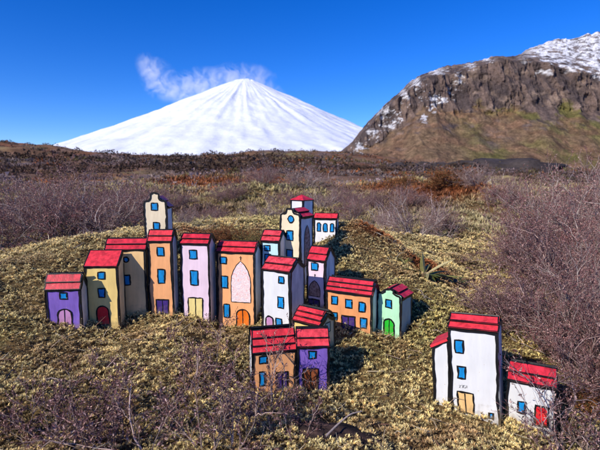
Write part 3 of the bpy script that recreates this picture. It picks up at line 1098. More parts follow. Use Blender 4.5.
        opening(nm, poly, mat, front, root, fw=.0021 if nm == 'door' else .0012, split=split)
    if extra:
        extra(dict(root=root, UV=UV, front=front, right=right, left=left, w=w, H=H, depth=depth, k=k, lines=lines, x0=x0, x1=x1))
    mesh_obj('outline', lines[0], lines[1], BLACK, parent=root)
    return root


def rectq(xl, xr, yt, yb):
    return ((xl, yb), (xr, yb), (xr, yt), (xl, yt))


D2 = 2
# --- the left row
house('toy_house', 'small purple house with a lilac arched double door, leftmost of the row', rectq(48.2, 82.3, 289, 328), .618, -5, .024, PURPLE, 15.5,
      wins=[(65.6, 295.3, 8, 7)], doors=[(58.5, 72.5, 308.5, 327, LILAC, 'arch', D2)])
house('toy_house', 'pale yellow house with a plain red door and one sloping red roof board', rectq(88, 120, 266.5, 325.5), .647, -3, .026, YELLOW, 16.5, kind='shed', side=OLIVE, tiers=1,
      wins=[(104, 275, 7.5, 7), (103.5, 292.5, 7, 10)], doors=[(98, 110, 305.5, 325, REDB, 'arch')])
house('toy_house', 'tan house half hidden behind the yellow house, with a round window', rectq(109, 148, 250, 315), .68, -3, .028, TAN, 10.5, side=TAN,
      wins=[(128.7, 259, 5.5, 6, 'round'), (128.7, 279.5, 7, 11)])
house('toy_house', 'tall apricot house with a dark violet door in front of the cream tower', rectq(150.8, 174, 241.7, 315), .684, 2, .025, ORANGE, 10.7,
      wins=[(163, 251.3, 7.5, 9.5), (163, 276, 7.5, 15.5)], doors=[(157, 169, 299.5, 314, VIOLET, 'rect', D2)])
house('toy_tower', 'narrow cream tower with scalloped gable standing alone behind the left row', rectq(146.3, 168.3, 208, 262), .79, 2, .030, CREAM, 14.5, kind='gable', side=PALE,
      wins=[(156.5, 207, 7, 7.5), (158, 226.5, 6.5, 8), (157, 245, 6.5, 8)], cat='toy tower')
house('toy_house', 'pale pink house with a lemon yellow double door and two blue windows', rectq(182.8, 210, 244.3, 320), .692, 9, .030, PINK, 9.2,
      wins=[(195, 254, 8.5, 9), (195.4, 277.3, 8.5, 15.5)], doors=[(189, 203, 297.5, 319, LEMON, 'rect', D2)])


def chapel_extra(c):
    UV, front, root = c['UV'], c['front'], c['root']
    u0, v1 = UV(232, 260.5); u1, v0 = UV(251, 301.5)
    poly = shape_arch(u0, v0, u1, v1, rise=(v1 - v0) * .55, pointed=True)
    o = opening('arched_mural', poly, MURAL, front, root, fw=.0011)
    o['label'] = 'tall pointed mural panel with faded pink sketch'
    acc = ([], [])
    u, v = UV(241.7, 257.6)
    tf = lambda a, b: front(a, b, .0009)
    ribbon(acc, [(u, v - .0035), (u, v + .0035)], .0008, tf, step=.002)
    ribbon(acc, [(u - .002, v + .0012), (u + .002, v + .0012)], .0008, tf, step=.002)
    mesh_obj('cross', acc[0], acc[1], BLACK, parent=root)


house('toy_chapel', 'apricot chapel with a tall pointed mural and an orange arched door', rectq(218, 255, 252.5, 327.5), .70, 12, .036, ORANGE, 10, side=GREY,
      wins=[(224.6, 260.5, 7, 7.5), (225.6, 282, 7.5, 13.5), (227, 311, 6, 14)], doors=[(236.5, 249.5, 308.5, 326.5, ORANGED, 'arch', D2)], extra=chapel_extra, cat='toy chapel')

# --- the middle
house('toy_house', 'pale cyan house peeping out behind the white house, left of the church tower', ((261.7, 298), (279.5, 300), (279.5, 243), (261.7, 240)), .715, 18, .034, CYAN, 10,
      side=GREY, wins=[(267.7, 247.5, 6, 6), (268.2, 258.5, 6.5, 10)])


def tower_extra(c):
    H, d = c['H'], c['depth']
    poly = shape_arch(d * .32, H * .28, d * .76, H * .88, rise=H * .22, pointed=True)
    opening('arched_niche', poly, NICHE, c['right'], c['root'], fw=.0011)


house('church_tower', 'cream church tower with a round window and scalloped gable', ((280.5, 283), (300, 287), (300, 219.5), (280.5, 216)), .73, 32, .040, CREAM, 9, kind='gable', side=PALE,
      wins=[(291.3, 219.5, 6.6, 6.6, 'round'), (290, 235.5, 7, 10), (290, 254, 7, 10)], extra=tower_extra, cat='toy tower')
house('bell_tower', 'white bell tower with a little red pyramid roof behind the church tower', ((291, 262), (303, 265), (303, 201.5), (291, 201.5)), .795, 40, .028, WHITE, 6.5, kind='pyramid', side=PALE, cat='toy tower')
house('church_nave', 'low white church nave with three arched blue windows under a red roof', ((314, 252), (336.5, 253.5), (336.5, 219.6), (314, 219)), .90, 12, .028, PALE, 5.2, tiers=1, side=PALE,
      wins=[(318.7, 227, 4.4, 9.5, 'arch'), (325.3, 227.4, 4.4, 9.5, 'arch'), (331.7, 227.7, 4.4, 9.5, 'arch')], cat='toy chapel')
house('toy_house', 'tall white house with a small pink arched door in the middle of the cluster', ((262.7, 328), (290, 333), (290, 272.3), (262.7, 268.7)), .62, 28, .042, WHITE, 12.5, side=GREY,
      wins=[(281.5, 279.3, 5.8, 7), (280.7, 302, 6.8, 13), (279, 322.5, 6, 9)], doors=[(266, 273.3, 315, 329, LILAC, 'arch')])


def lav_extra(c):
    UV, front, root = c['UV'], c['front'], c['root']
    u0, v1 = UV(309, 279); u1, v0 = UV(320, 297)
    opening('arched_niche', shape_arch(u0, v0, u1, v1, rise=(v1 - v0) * .6, pointed=True), NICHE, front, root, fw=.001)
    acc = ([], [])
    u, v = UV(315, 275)
    tf = lambda a, b: front(a, b, .0009)
    ribbon(acc, [(u, v - .003), (u, v + .0025)], .0008, tf, step=.002)
    ribbon(acc, [(u - .0016, v + .001), (u + .0016, v + .001)], .0008, tf, step=.002)
    mesh_obj('cross', acc[0], acc[1], BLACK, parent=root)


house('toy_chapel', 'pale pink chapel with a brown pointed niche, right of the tall white house', ((307.4, 305), (325, 309), (325, 262), (307.4, 258.7)), .685, 30, .034, PINK, 13, side=GREY,
      wins=[(314.6, 266.3, 7.5, 8)], doors=[(308, 319.5, 297.5, 306.5, VIOLET, 'rect', D2)], extra=lav_extra, cat='toy chapel')
house('toy_house', 'wide terracotta house with five blue windows and a violet door', ((325.7, 326), (370.7, 335), (370.7, 296), (325.7, 289.3)), .625, 27, .030, TERRA, 13, tiers=3, side=GREY,
      wins=[(334, 299.3, 6.8, 8.5), (348.4, 303, 6.8, 9), (361.6, 307, 6.8, 10.5), (334, 315.5, 6.8, 8.5), (363, 323.5, 6.8, 11)], doors=[(341.7, 355, 314.3, 331, VIOLET, 'rect', D2)])


def marks(px, py, n=4, wpx=1.3, hpx=2.6):
    """Tiny pen figures over a door."""
    def f(c):
        UV, front = c['UV'], c['front']
        acc = ([], [])
        tf = lambda a, b: front(a, b, .0006)
        r = random.Random(int(px))
        for i in range(n):
            u, v = UV(px + i * (wpx + .9), py)
            a = wpx * c['k'] / 2; b = hpx * c['k'] / 2
            st = [[(u - a, v + b), (u + a, v + b), (u - a, v - b), (u + a, v - b)], [(u - a, v + b), (u + a, v + b), (u, v - b)],
                  [(u + a, v + b), (u - a, v + b), (u - a, v - b), (u + a, v - b), (u + a, v)], [(u, v + b), (u, v - b)]][i % 4]
            ribbon(acc, st, .00042, tf, step=.003)
        mesh_obj('lettering', acc[0], acc[1], INK, parent=c['root'])
    return f


house('toy_house', 'mint green house with a bright green double door and scalloped gable', ((376.7, 334.5), (400, 338.5), (400, 299), (376.7, 295)), .62, 36, .038, MINT, 8.5, kind='gable', side=MINTS,
      wins=[(387.9, 303, 6.5, 8.5)], doors=[(383.8, 394, 317.7, 337, GREEN, 'arch', D2)], extra=marks(379, 318.5, 3, 1.0, 2.2))


def small_yellow_extra(c):
    H, d = c['H'], c['depth']
    opening('window', shape_rect(d * .38, H * .62, d * .68, H * 1.02), MINTS, c['right'], c['root'], fw=.0013)


house('toy_house', 'small pale yellow house behind the two front houses, seen at an angle', ((293, 343), (319, 352), (319, 326.5), (293, 319)), .565, 37, .036, YELLOW, 13.5, tiers=3, side=OLIVE, extra=small_yellow_extra)
# --- the two in front
house('toy_house', 'apricot house with a white side wall at the front left, half veiled by twigs', ((253.3, 390.5), (295.8, 391.5), (295.8, 350), (253.3, 350.5)), .50, -13, .032, ORANGE, 22.5, tiers=3, side=WHITE,
      sidecol_left=WHITE, wins=[(263.4, 357.8, 8.5, 7.5), (262.6, 376.5, 7, 16)], doors=[(276.5, 287.5, 372, 391, VIOLET, 'rect', D2)], pitch=0)
house('toy_house', 'purple house with a brown double door, at the front of the cluster', ((297, 391), (328.5, 391), (328.5, 345.3), (297, 346)), .505, -3, .032, PURPLE, 18, tiers=2, side=VIOLET,
      wins=[(312.4, 353.5, 8.3, 8.5)], doors=[(303.3, 317.5, 368, 391, BROWN, 'rect', D2)])
# --- the right group
house('toy_house', 'tall white house with a beige double door standing apart at the right', ((452, 413.5), (499.5, 421), (497, 330), (449.3, 328.7)), .47, 31, .036, WHITE, 14, tiers=2, side=GREY, roll=4.5, line=.0028,
      wins=[(460.5, 346.4, 9, 14), (461.8, 372.2, 8.5, 13), (490, 415.0, 5, 6)], doors=[(457, 472.5, 391.5, 414.5, BEIGE, 'rect', D2)], extra=marks(459.5, 386.3, 4, 1.5, 2.6))
house('toy_annex', 'narrow white lean-to with a sloping red roof against the tall white house', ((434.5, 408), (450.0, 411), (447, 346), (432.7, 347.5)), .49, 31, .030, WHITE, 8.5, kind='leanto', side=GREY, roll=3.5, cat='toy house')
house('toy_annex', 'low white house with red roof and red door behind twigs, at the far right', ((505.5, 422), (553.5, 427), (553.8, 385.5), (504.7, 380.3)), .46, 29, .034, WHITE, 20, tiers=2, side=GREY, roll=1.0,
      wins=[(520, 407, 9, 13)], doors=[(535, 548, 404, 426, REDB, 'rect')], line=.0028)


# ------------------------------------------------------------------ shrubs
class Tube:
    def __init__(self):
        self.V, self.Q, self.C, self.n = [], [], [], 0

    def add(self, P, R, sides, col):
        P = np.asarray(P); R = np.asarray(R)
        m = len(P)
        t = np.gradient(P, axis=0); t /= np.linalg.norm(t, axis=1, keepdims=True) + 1e-9
        ref = np.array([.31, .23, .92]) if abs(t[0, 2]) < .8 else np.array([1., .1, 0])
        a = np.cross(t, ref); a /= np.linalg.norm(a, axis=1, keepdims=True) + 1e-9
        b = np.cross(t, a)
        an = np.arange(sides) * 2 * PI / sides
        ring = P[:, None, :] + R[:, None, None] * (a[:, None, :] * np.cos(an)[None, :, None] + b[:, None, :] * np.sin(an)[None, :, None])
        self.V.append(ring.reshape(-1, 3))
        i = np.arange(m - 1)[:, None] * sides + np.arange(sides)[None, :]
        j = np.arange(m - 1)[:, None] * sides + (np.arange(sides)[None, :] + 1) % sides
        self.Q.append(np.stack([i, j, j + sides, i + sides], 2).reshape(-1, 4) + self.n)
        self.C.append(np.repeat(np.asarray(col), sides, 0))
        self.n += m * sides

    def arrays(self):
        return np.concatenate(self.V), np.concatenate(self.Q), np.concatenate(self.C)


BARK_M = vcol_mat('heath_bark', 0.8, (400,), 0.3, 0.15)
LEAF_M = vcol_mat('heath_leaves', 0.7, None, 0, 0.25, transl=.12)

PAL_PURPLE = np.array([[.135, .060, .070], [.095, .038, .048], [.21, .135, .135], [.28, .21, .21], [.065, .030, .034], [.17, .10, .10]]) * 1.55 * np.array([1.22, 1.02, .88])
PAL_MAROON = np.array([[.105, .056, .058], [.065, .030, .033], [.19, .125, .122], [.27, .205, .198], [.045, .024, .026]]) * 1.6 * np.array([1.15, 1.0, .90])
PAL_RUST = np.array([[.26, .085, .03], [.19, .055, .02], [.30, .14, .05], [.12, .05, .025], [.18, .13, .04]]) * 1.3
PAL_GREEN = np.array([[.10, .11, .035], [.16, .15, .05], [.22, .17, .07], [.07, .07, .03], [.25, .10, .03]]) * 1.5
PAL_GREY = np.array([[.21, .165, .165], [.15, .105, .11], [.27, .225, .22], [.11, .065, .07], [.18, .12, .115]]) * 1.5 * np.array([1.18, 1.03, .88])


def grow(seed, h, stems, spread, subs, twigs, leaf, leaves, pal, bark=(.38, .315, .275), r0=None, first_dirs=None, droop=.0, leaf_w=.34, twig_len=.22, wander=.24, pale=0.0):
    """Grow a twiggy shrub about h tall; returns (branch arrays, leaf arrays)."""
    rg = np.random.default_rng(seed)
    tb = Tube()
    LP, LD = [], []
    r0 = r0 or h * .017
    bark = np.array(bark)

    def path(p, d, length, n, wand, up):
        P = [p]
        d = d / np.linalg.norm(d)
        for _ in range(n):
            d = d + rg.normal(0, wand, 3) + np.array([0, 0, up])
            d /= np.linalg.norm(d)
            P.append(P[-1] + d * length / n)
        return np.array(P)

    def bcol(n, lev):
        b = bark * (rg.uniform(.65, 1.25) if rg.random() > pale else 2.0)
        if lev >= 2: b = b * .6 * np.array([1.0, .80, .84])
        return np.tile(b, (n, 1)) * rg.uniform(.85, 1.15, (n, 1))

    def side_dir(t, lo, hi):
        a = rg.uniform(0, 2 * PI)
        v = np.cross(t, [math.cos(a), math.sin(a), .3]); v /= np.linalg.norm(v) + 1e-9
        g = math.radians(rg.uniform(lo, hi))
        return t * math.cos(g) + v * math.sin(g)

    for s in range(stems):
        if first_dirs is not None:
            d = np.array(first_dirs[s % len(first_dirs)], float) + rg.normal(0, .05, 3)
            ln = np.linalg.norm(first_dirs[s % len(first_dirs)]) * h * rg.uniform(.9, 1.1)
            p0 = np.array([rg.normal(0, .03) * h, rg.normal(0, .03) * h, -.02 * h])
        else:
            a = rg.uniform(0, 2 * PI); g = spread * math.sqrt(rg.random())
            d = np.array([math.sin(g) * math.cos(a), math.sin(g) * math.sin(a), math.cos(g)])
            ln = h * rg.uniform(.65, 1.1)
            p0 = np.array([math.cos(a), math.sin(a), 0]) * rg.uniform(0, .10) * h - np.array([0, 0, .03 * h])
        P = path(p0, d, ln, 9, wander * .6, .04 - droop)
        rr = np.linspace(1, .32, len(P)) * r0 * rg.uniform(.7, 1.15)
        tb.add(P, rr, 5, bcol(len(P), 0))
        for b in range(subs):
            i = rg.integers(2, len(P))
            t = P[i] - P[i - 1]; t /= np.linalg.norm(t)
            B = path(P[i], side_dir(t, 18, 58), ln * rg.uniform(.28, .55), 6, wander, .06)
            rb = np.linspace(1, .35, len(B)) * r0 * .48 * rg.uniform(.7, 1.1)
            tb.add(B, rb, 4, bcol(len(B), 1))
            for w_ in range(twigs):
                j = rg.integers(1, len(B))
                t2 = B[j] - B[j - 1]; t2 /= np.linalg.norm(t2)
                Tw = path(B[j], side_dir(t2, 15, 55), ln * twig_len * rg.uniform(.5, 1.15), 4, wander * .8, .08)
                rt = np.linspace(1, .4, len(Tw)) * r0 * .22
                tb.add(Tw, rt, 3, bcol(len(Tw), 2))
                for q in range(int(leaves * rg.uniform(.4, 1.3))):
                    u = rg.uniform(.15, 1.0) * (len(Tw) - 1)
                    k = min(int(u), len(Tw) - 2)
                    pt = Tw[k] * (1 - (u - k)) + Tw[k + 1] * (u - k)
                    t3 = Tw[k + 1] - Tw[k]
                    LP.append(pt); LD.append(t3 / (np.linalg.norm(t3) + 1e-9))
    br = tb.arrays()
    if not LP:
        return br, None
    LP = np.array(LP); LD = np.array(LD)
    n = len(LP)
    v = rg.normal(0, 1, (n, 3)); v -= (v * LD).sum(1)[:, None] * LD; v /= np.linalg.norm(v, axis=1, keepdims=True)
    d = LD * .75 + v * .75; d /= np.linalg.norm(d, axis=1, keepdims=True)
    s = np.cross(d, LD + rg.normal(0, .3, (n, 3))); s /= np.linalg.norm(s, axis=1, keepdims=True) + 1e-9
    L = leaf * rg.uniform(.6, 1.35, (n, 1))
    mid = LP + d * L * .5
    V = np.stack([LP, mid - s * L * leaf_w * .5, LP + d * L, mid + s * L * leaf_w * .5], 1).reshape(-1, 3)
    Q = np.arange(4 * n).reshape(-1, 4)
    C = pal[rg.integers(0, len(pal), n)] * rg.uniform(.45, 1.6, (n, 1))
    return br, (V, Q, np.repeat(C, 4, 0))


def shrub_proto(name, **kw):
    br, lf = grow(**kw)
    root = empty(name)
    np_mesh('branches', *br[:2], BARK_M, br[2], parent=root, smooth=True)
    if lf is not None:
        np_mesh('foliage', *lf[:2], LEAF_M, lf[2], parent=root)
    return root


def copy_tree(o):
    c = o.copy(); COL.objects.link(c)
    for ch in list(o.children):
        k = ch.copy(); COL.objects.link(k); k.parent = c
    return c


PROTO = {
    'dense': dict(seed=21, h=1.0, stems=24, spread=1.15, subs=10, twigs=8, leaf=.024, leaves=18, pal=PAL_PURPLE, r0=.008, pale=.07, leaf_w=.24),
    'maroon': dict(seed=22, h=1.0, stems=24, spread=1.2, subs=10, twigs=8, leaf=.026, leaves=20, pal=PAL_MAROON, r0=.008, bark=(.35, .255, .225), pale=.09, leaf_w=.25),
    'grey': dict(seed=23, h=1.0, stems=20, spread=1.1, subs=10, twigs=8, leaf=.023, leaves=13, pal=PAL_GREY, r0=.009, bark=(.44, .37, .33), pale=.14, leaf_w=.28),
    'rust': dict(seed=24, h=1.0, stems=24, spread=1.05, subs=8, twigs=7, leaf=.05, leaves=12, pal=PAL_RUST, r0=.008, bark=(.16, .09, .05), leaf_w=.30),
    'green': dict(seed=25, h=1.0, stems=24, spread=1.0, subs=8, twigs=7, leaf=.05, leaves=11, pal=PAL_GREEN, r0=.008, bark=(.16, .11, .06), leaf_w=.28),
}
made = {}
SR = random.Random(5)


def shrub(kind, px, py, d, h, label, group, wide=1.0, name='heath_shrub', cat='shrub'):
    p = W(px, py, d)
    if kind not in made:
        made[kind] = o = shrub_proto(name, **PROTO[kind])
    else:
        o = copy_tree(made[kind])
    o.name = name
    z = g1(p[0], p[1])
    o.location = (p[0], p[1], z - .01 * h)
    o.rotation_euler = (SR.uniform(-.08, .08), SR.uniform(-.08, .08), SR.uniform(0, 2 * PI))
    o.scale = (h * wide, h * wide, h)
    for key in ('label', 'category', 'group'):
        if key in o: del o[key]
    tag(o, label, cat, group)
    return o


GL = 'twiggy shrubs on the slope at the left'
GM = 'twiggy shrubs on the moor behind the houses'
GR = 'purple shrubs filling the right side'
S = shrub
S('dense', -6, 258, 1.02, 0.1230, 'mauve twiggy shrub cut off by the left edge, above the moss bank', GL, 1.1)
S('grey', 32, 249, 1.12, 0.1312, 'grey twiggy shrub second from the left edge, behind the moss bank', GL, 1.1)
S('dense', 68, 246, 1.15, 0.1558, 'tallest mauve twiggy shrub at the left, reaching toward the ridge', GL, 1.0)
S('grey', 100, 243, 1.15, 0.1353, 'grey twiggy shrub behind the yellow and tan houses', GL, 1.1)
S('dense', 132, 240, 1.2, 0.1230, 'mauve twiggy shrub just left of the cream tower', GL, 1.1)
S('maroon', 15, 224, 1.7, 0.1558, 'dark maroon shrub further back at the left edge', GL, 1.2)
S('maroon', 88, 222, 1.75, 0.1722, 'dark maroon shrub further back, behind the tallest left shrub', GL, 1.2)
S('grey', 50, 216, 2.1, 0.1640, 'faint grey shrub far back on the left slope', GL, 1.3)
S('grey', 185, 232, 1.4, 0.0553, 'low grey shrub right of the cream tower', GM, 1.4)
S('dense', 208, 222, 1.8, 0.0663, 'low mauve shrub behind the pale pink house', GM, 1.5)
S('rust', 222, 239, 0.98, 0.0360, 'rust red heath tuft behind the pink house roof', GM, 1.6, 'heath_tuft', 'heath tuft')
S('green', 248, 240, 0.97, 0.0360, 'olive green heath tuft behind the apricot chapel roof', GM, 1.6, 'heath_tuft', 'heath tuft')
S('rust', 240, 236, 1.06, 0.0360, 'rust brown heath tuft between the pink house and the chapel, further back', GM, 1.6, 'heath_tuft', 'heath tuft')
S('grey', 262, 226, 1.6, 0.0609, 'low grey shrub left of the church tower', GM, 1.5)
S('dense', 285, 213, 2.3, 0.0885, 'mauve shrub behind the church towers', GM, 1.5)
S('grey', 322, 214, 2.2, 0.0885, 'grey shrub above the nave roof', GM, 1.4)
S('dense', 352, 228, 1.65, 0.0830, 'mauve shrub to the right of the nave', GM, 1.2)
S('grey', 385, 236, 1.5, 0.0830, 'grey shrub behind the moss hummock', GM, 1.1)
S('grey', 414, 243, 1.32, 0.1240, 'pale branched shrub behind the sword leaved plant', GM, 1.05)
S('dense', 440, 240, 1.45, 0.0719, 'mauve shrub right of the pale branched shrub', GM, 1.2)
S('dense', 408, 213, 2.5, 0.1106, 'mauve shrub further back behind the pale branched shrub', GM, 1.4)
S('rust', 447, 203, 2.7, 0.0967, 'rust red bush on the moor at centre right', GM, 1.7, 'heath_tuft', 'heath tuft')
S('rust', 402, 203, 3.2, 0.1037, 'rust red bush on the moor left of the other rust bush', GM, 1.7, 'heath_tuft', 'heath tuft')
S('dense', 536, 262, 1.1, 0.1360, 'mauve shrub at the left end of the big right thicket', GR, .92)
S('maroon', 519, 280, 0.92, 0.0638, 'low maroon shrub in front of the right thicket', GR, 1.35)
S('dense', 555, 262, 1.08, 0.1900, 'mauve shrub in the middle of the right thicket', GR, .92)
S('grey', 598, 265, 1.05, 0.2100, 'grey shrub at the right edge, mid height', GR, .92)
S('maroon', 545, 300, 0.82, 0.1200, 'maroon shrub below the middle of the right thicket', GR, 1.2)
S('dense', 600, 310, 0.78, 0.1400, 'mauve shrub at the right edge below the grey one', GR, .92)
S('grey', 570, 222, 1.75, 0.2600, 'tall grey shrub at the back of the right thicket', GR, .92)
S('dense', 612, 225, 1.6, 0.2900, 'tall mauve shrub leaving the right edge near the skyline', GR, .92)
S('maroon', 497, 325, 0.66, 0.0550, 'low maroon shrub behind the tall white house roof', GR, 1.4)
S('maroon', 540, 345, 0.62, 0.0900, 'maroon shrub behind the low white house', GR, 1.2)
S('dense', 585, 365, 0.57, 0.1100, 'mauve shrub right of the low white house', GR, .92)
S('maroon', 610, 400, 0.52, 0.1000, 'maroon shrub at the right edge beside the low white house', GR, .92)
S('grey', 590, 340, 0.66, 0.1100, 'pale branched shrub above the low white house at right', GR, .92)
S('rust', 575, 420, 0.49, 0.0250, 'rust red tuft beside the corner of the low white house', GR, 1.6, 'heath_tuft', 'heath tuft')

S('dense', 172, 214, 2.3, 0.1040, 'mauve shrub behind the cream tower, to its right', GM, 1.5)
S('maroon', 232, 208, 2.7, 0.1040, 'maroon shrub far behind the apricot chapel', GM, 1.6)
S('dense', 262, 205, 3.0, 0.1200, 'mauve shrub far behind, left of the bell tower', GM, 1.6)
S('grey', 305, 204, 3.1, 0.1280, 'grey shrub far behind the bell tower roof', GM, 1.6)
S('dense', 345, 207, 2.8, 0.1120, 'mauve shrub far behind, right of the bell tower', GM, 1.6)
S('maroon', 372, 213, 2.3, 0.0880, 'small maroon shrub far behind the moss hummock', GM, 1.6)
S('grey', 475, 208, 2.6, 0.1200, 'grey shrub on the moor left of the right thicket', GM, 1.5)
S('dense', 505, 212, 2.2, 0.1200, 'mauve shrub at the back left corner of the right thicket', GM, 1.5)
S('maroon', 130, 206, 2.9, 0.1280, 'maroon shrub far back left of the cream tower', GM, 1.6)
S('rust', 268, 198, 3.9, 0.1600, 'rust brown bush far back left of the church', GM, 1.8, 'heath_tuft', 'heath tuft')

# foreground sprigs: sparse, sprawling, close to the lens
GF = 'twiggy sprigs in the foreground'


def sprig(label, px, py, d, dirs, h, seed, subs=8, twigs=6, leaves=14, pal=PAL_MAROON, r0=.014, bark=(.28, .205, .175), pale=.12, leaf=.042):
    p = W(px, py, d)
    br, lf = grow(seed=seed, h=1.0, stems=len(dirs), spread=.5, subs=subs, twigs=twigs, leaf=leaf, leaves=leaves, pal=pal, r0=r0, first_dirs=dirs, bark=bark, wander=.26, pale=pale, twig_len=.22)
    root = empty('heath_sprig')
    np_mesh('branches', br[0], br[1], BARK_M, br[2], parent=root, smooth=True)
    if lf is not None:
        np_mesh('foliage', lf[0], lf[1], LEAF_M, lf[2], parent=root)
    root.location = (p[0], p[1], g1(p[0], p[1]) - .004)
    root.scale = (h, h, h)
    tag(root, label, 'sprig', GF)
    return root


sprig('bare forked sprig with pale stem at the bottom left', 150, 446, .37, [(-.35, .35, .75), (-.9, .15, .45), (.35, .3, .55), (-1.1, -.1, .25)], .072, 41)
sprig('upright purple sprig rising at the bottom centre left', 208, 448, .37, [(-.1, .25, 1.0), (.25, .3, .8), (.55, .1, .6), (-.3, .2, .8)], .068, 42, leaves=7)
sprig('sprawling purple sprig lying over the moss at the lower left', 78, 408, .42, [(-.8, .1, .35), (.8, .2, .35), (-.3, .4, .6), (.3, .1, .5)], .062, 43)
sprig('thin sprig with dark leaves at the left edge', 12, 430, .39, [(.5, .2, .5), (-.3, .3, .5), (.9, .3, .25)], .06, 44)
sprig('twiggy sprig in front of the apricot house', 268, 404, .455, [(.1, .1, .8), (.45, .1, .75), (-.35, 0, .7), (.7, .0, .55), (.25, .05, 1.0)], .070, 45, subs=8, leaves=6)
sprig('tall leafy twig below the chapel', 216, 375, .50, [(.05, .1, 1.0), (-.3, .1, .7), (.3, .1, .6)], .060, 46)
sprig('leafy twig in front of the apricot house with the violet door', 165, 338, .58, [(.7, .1, .65), (.3, .1, .5)], .05, 47, subs=4)
sprig('pale twig crossing the red door of the low white house', 565, 436, .42, [(-.55, .1, .9), (-.9, .1, .75), (-.1, .2, .9), (.4, .2, .7), (-.3, .1, 1.1)], .068, 48, subs=7, leaves=5, bark=(.26, .2, .2))
sprig('dark sprig beside the dark root at the bottom centre', 300, 436, .40, [(-.5, .2, .5), (.5, .3, .4), (-.9, .1, .3)], .05, 49)
sprig('tangled sprig at the bottom right corner', 590, 446, .41, [(-.4, .2, .8), (.3, .2, .7), (-.9, .2, .4), (0, .3, .9)], .07, 50, subs=8)
sprig('low sprig between the front houses and the bottom edge', 246, 430, .405, [(.6, .3, .5), (-.6, .3, .5), (.1, .2, .7)], .055, 51, leaves=6)


sprig('spreading sprig with grey pink twigs in the bottom left corner', 45, 440, .385, [(.2, .3, .7), (-.6, .2, .5), (.9, .2, .5), (.5, .4, .3)], .062, 52)
sprig('low tangled sprig left of the upright purple sprig', 118, 428, .40, [(-.5, .3, .6), (.4, .3, .7), (.9, .1, .3), (-.9, .1, .3)], .055, 53)
sprig('slender sprig right of the upright purple sprig', 232, 446, .375, [(.2, .2, .9), (-.4, .2, .8), (.7, .2, .6)], .066, 54)
sprig('small leafy sprig in front of the two front houses', 292, 416, .43, [(.3, .1, .7), (-.2, .1, .8), (.7, .1, .3)], .042, 55)
sprig('small leafy sprig on the moss below the purple house', 96, 372, .50, [(.3, .1, .6), (-.5, .1, .5), (.8, .1, .2)], .042, 56)
sprig('leafy sprig below the pale pink house and chapel', 190, 392, .47, [(.1, .1, .9), (-.4, .1, .7), (.5, .1, .6)], .05, 57)


# dark weathered root half sunk in the moss
def root_lump():
    n, m = 90, 48
    p = W(348, 440, .405)
    u = np.linspace(0, 1, n); a = np.linspace(0, 2 * PI, m, endpoint=False)
    U, A = np.meshgrid(u, a, indexing='ij')
    r = .021 * np.sin(np.clip(U, .02, .98) * PI) ** .55
    r = r * (1 + .30 * fbm(np.cos(A) * 2.2, np.sin(A) * 2.2, U * 4, o=4) + .20 * fbm(np.cos(A) * 9, np.sin(A) * 9, U * 3.5, o=4))
    X = (U - .5) * .13; Yv = np.cos(A) * r * 1.2; Z = np.sin(A) * r
    V = np.stack([X, Yv, Z], 2).reshape(-1, 3)
    i = np.arange(n - 1)[:, None] * m + np.arange(m)[None, :]
    j = np.arange(n - 1)[:, None] * m + (np.arange(m)[None, :] + 1) % m
    Q = np.stack([i, j, j + m, i + m], 2).reshape(-1, 4)
    f = fbm(np.cos(A) * 10, np.sin(A) * 10, U * 4, o=4).ravel()
    c = mix(np.tile([.022, .014, .013], (len(V), 1)), np.array([.085, .05, .042]), sstep(0, .5, f))
    o = np_mesh('dark_root', V, Q, vcol_mat('dark_root_bark', .75, (300,), .4, .2, bump=(500, .0015, .8)), c, smooth=True)
    o.location = (p[0], p[1], g1(p[0], p[1]) - .0125)
    o.rotation_euler = (0, math.radians(6), math.radians(-24))
    tag(o, 'dark brown weathered root half sunk in the moss at the bottom', 'root')


root_lump()


# sword leaved plant on the slope behind the mint house
def blade(acc, p, d, L, wd, bend, col, rg):
    V, Q, C = acc
    d = np.array(d, float); d /= np.linalg.norm(d)
    s = np.cross(d, [0, 0, 1]); s /= np.linalg.norm(s) + 1e-9
    n = 7
    b = len(V)
    q = np.array(p, float)
    for i in range(n):
        t = i / (n - 1)
        w = wd * (math.sin(PI * (t * .86 + .1)) ** .8)
        fold = np.array([0, 0, w * .35])
        for k_, off in enumerate((-s * w + fold, np.zeros(3), s * w + fold)):
            V.append(q + off); C.append(np.array(col) * (1.0 if k_ != 1 else .75) * rg.uniform(.9, 1.1))
        q = q + d * L / n
        d = d + np.array([0, 0, -bend / n]); d /= np.linalg.norm(d)
    for i in range(n - 1):
        for k_ in (0, 1):
            a = b + i * 3 + k_
            Q.append((a, a + 1, a + 4, a + 3))


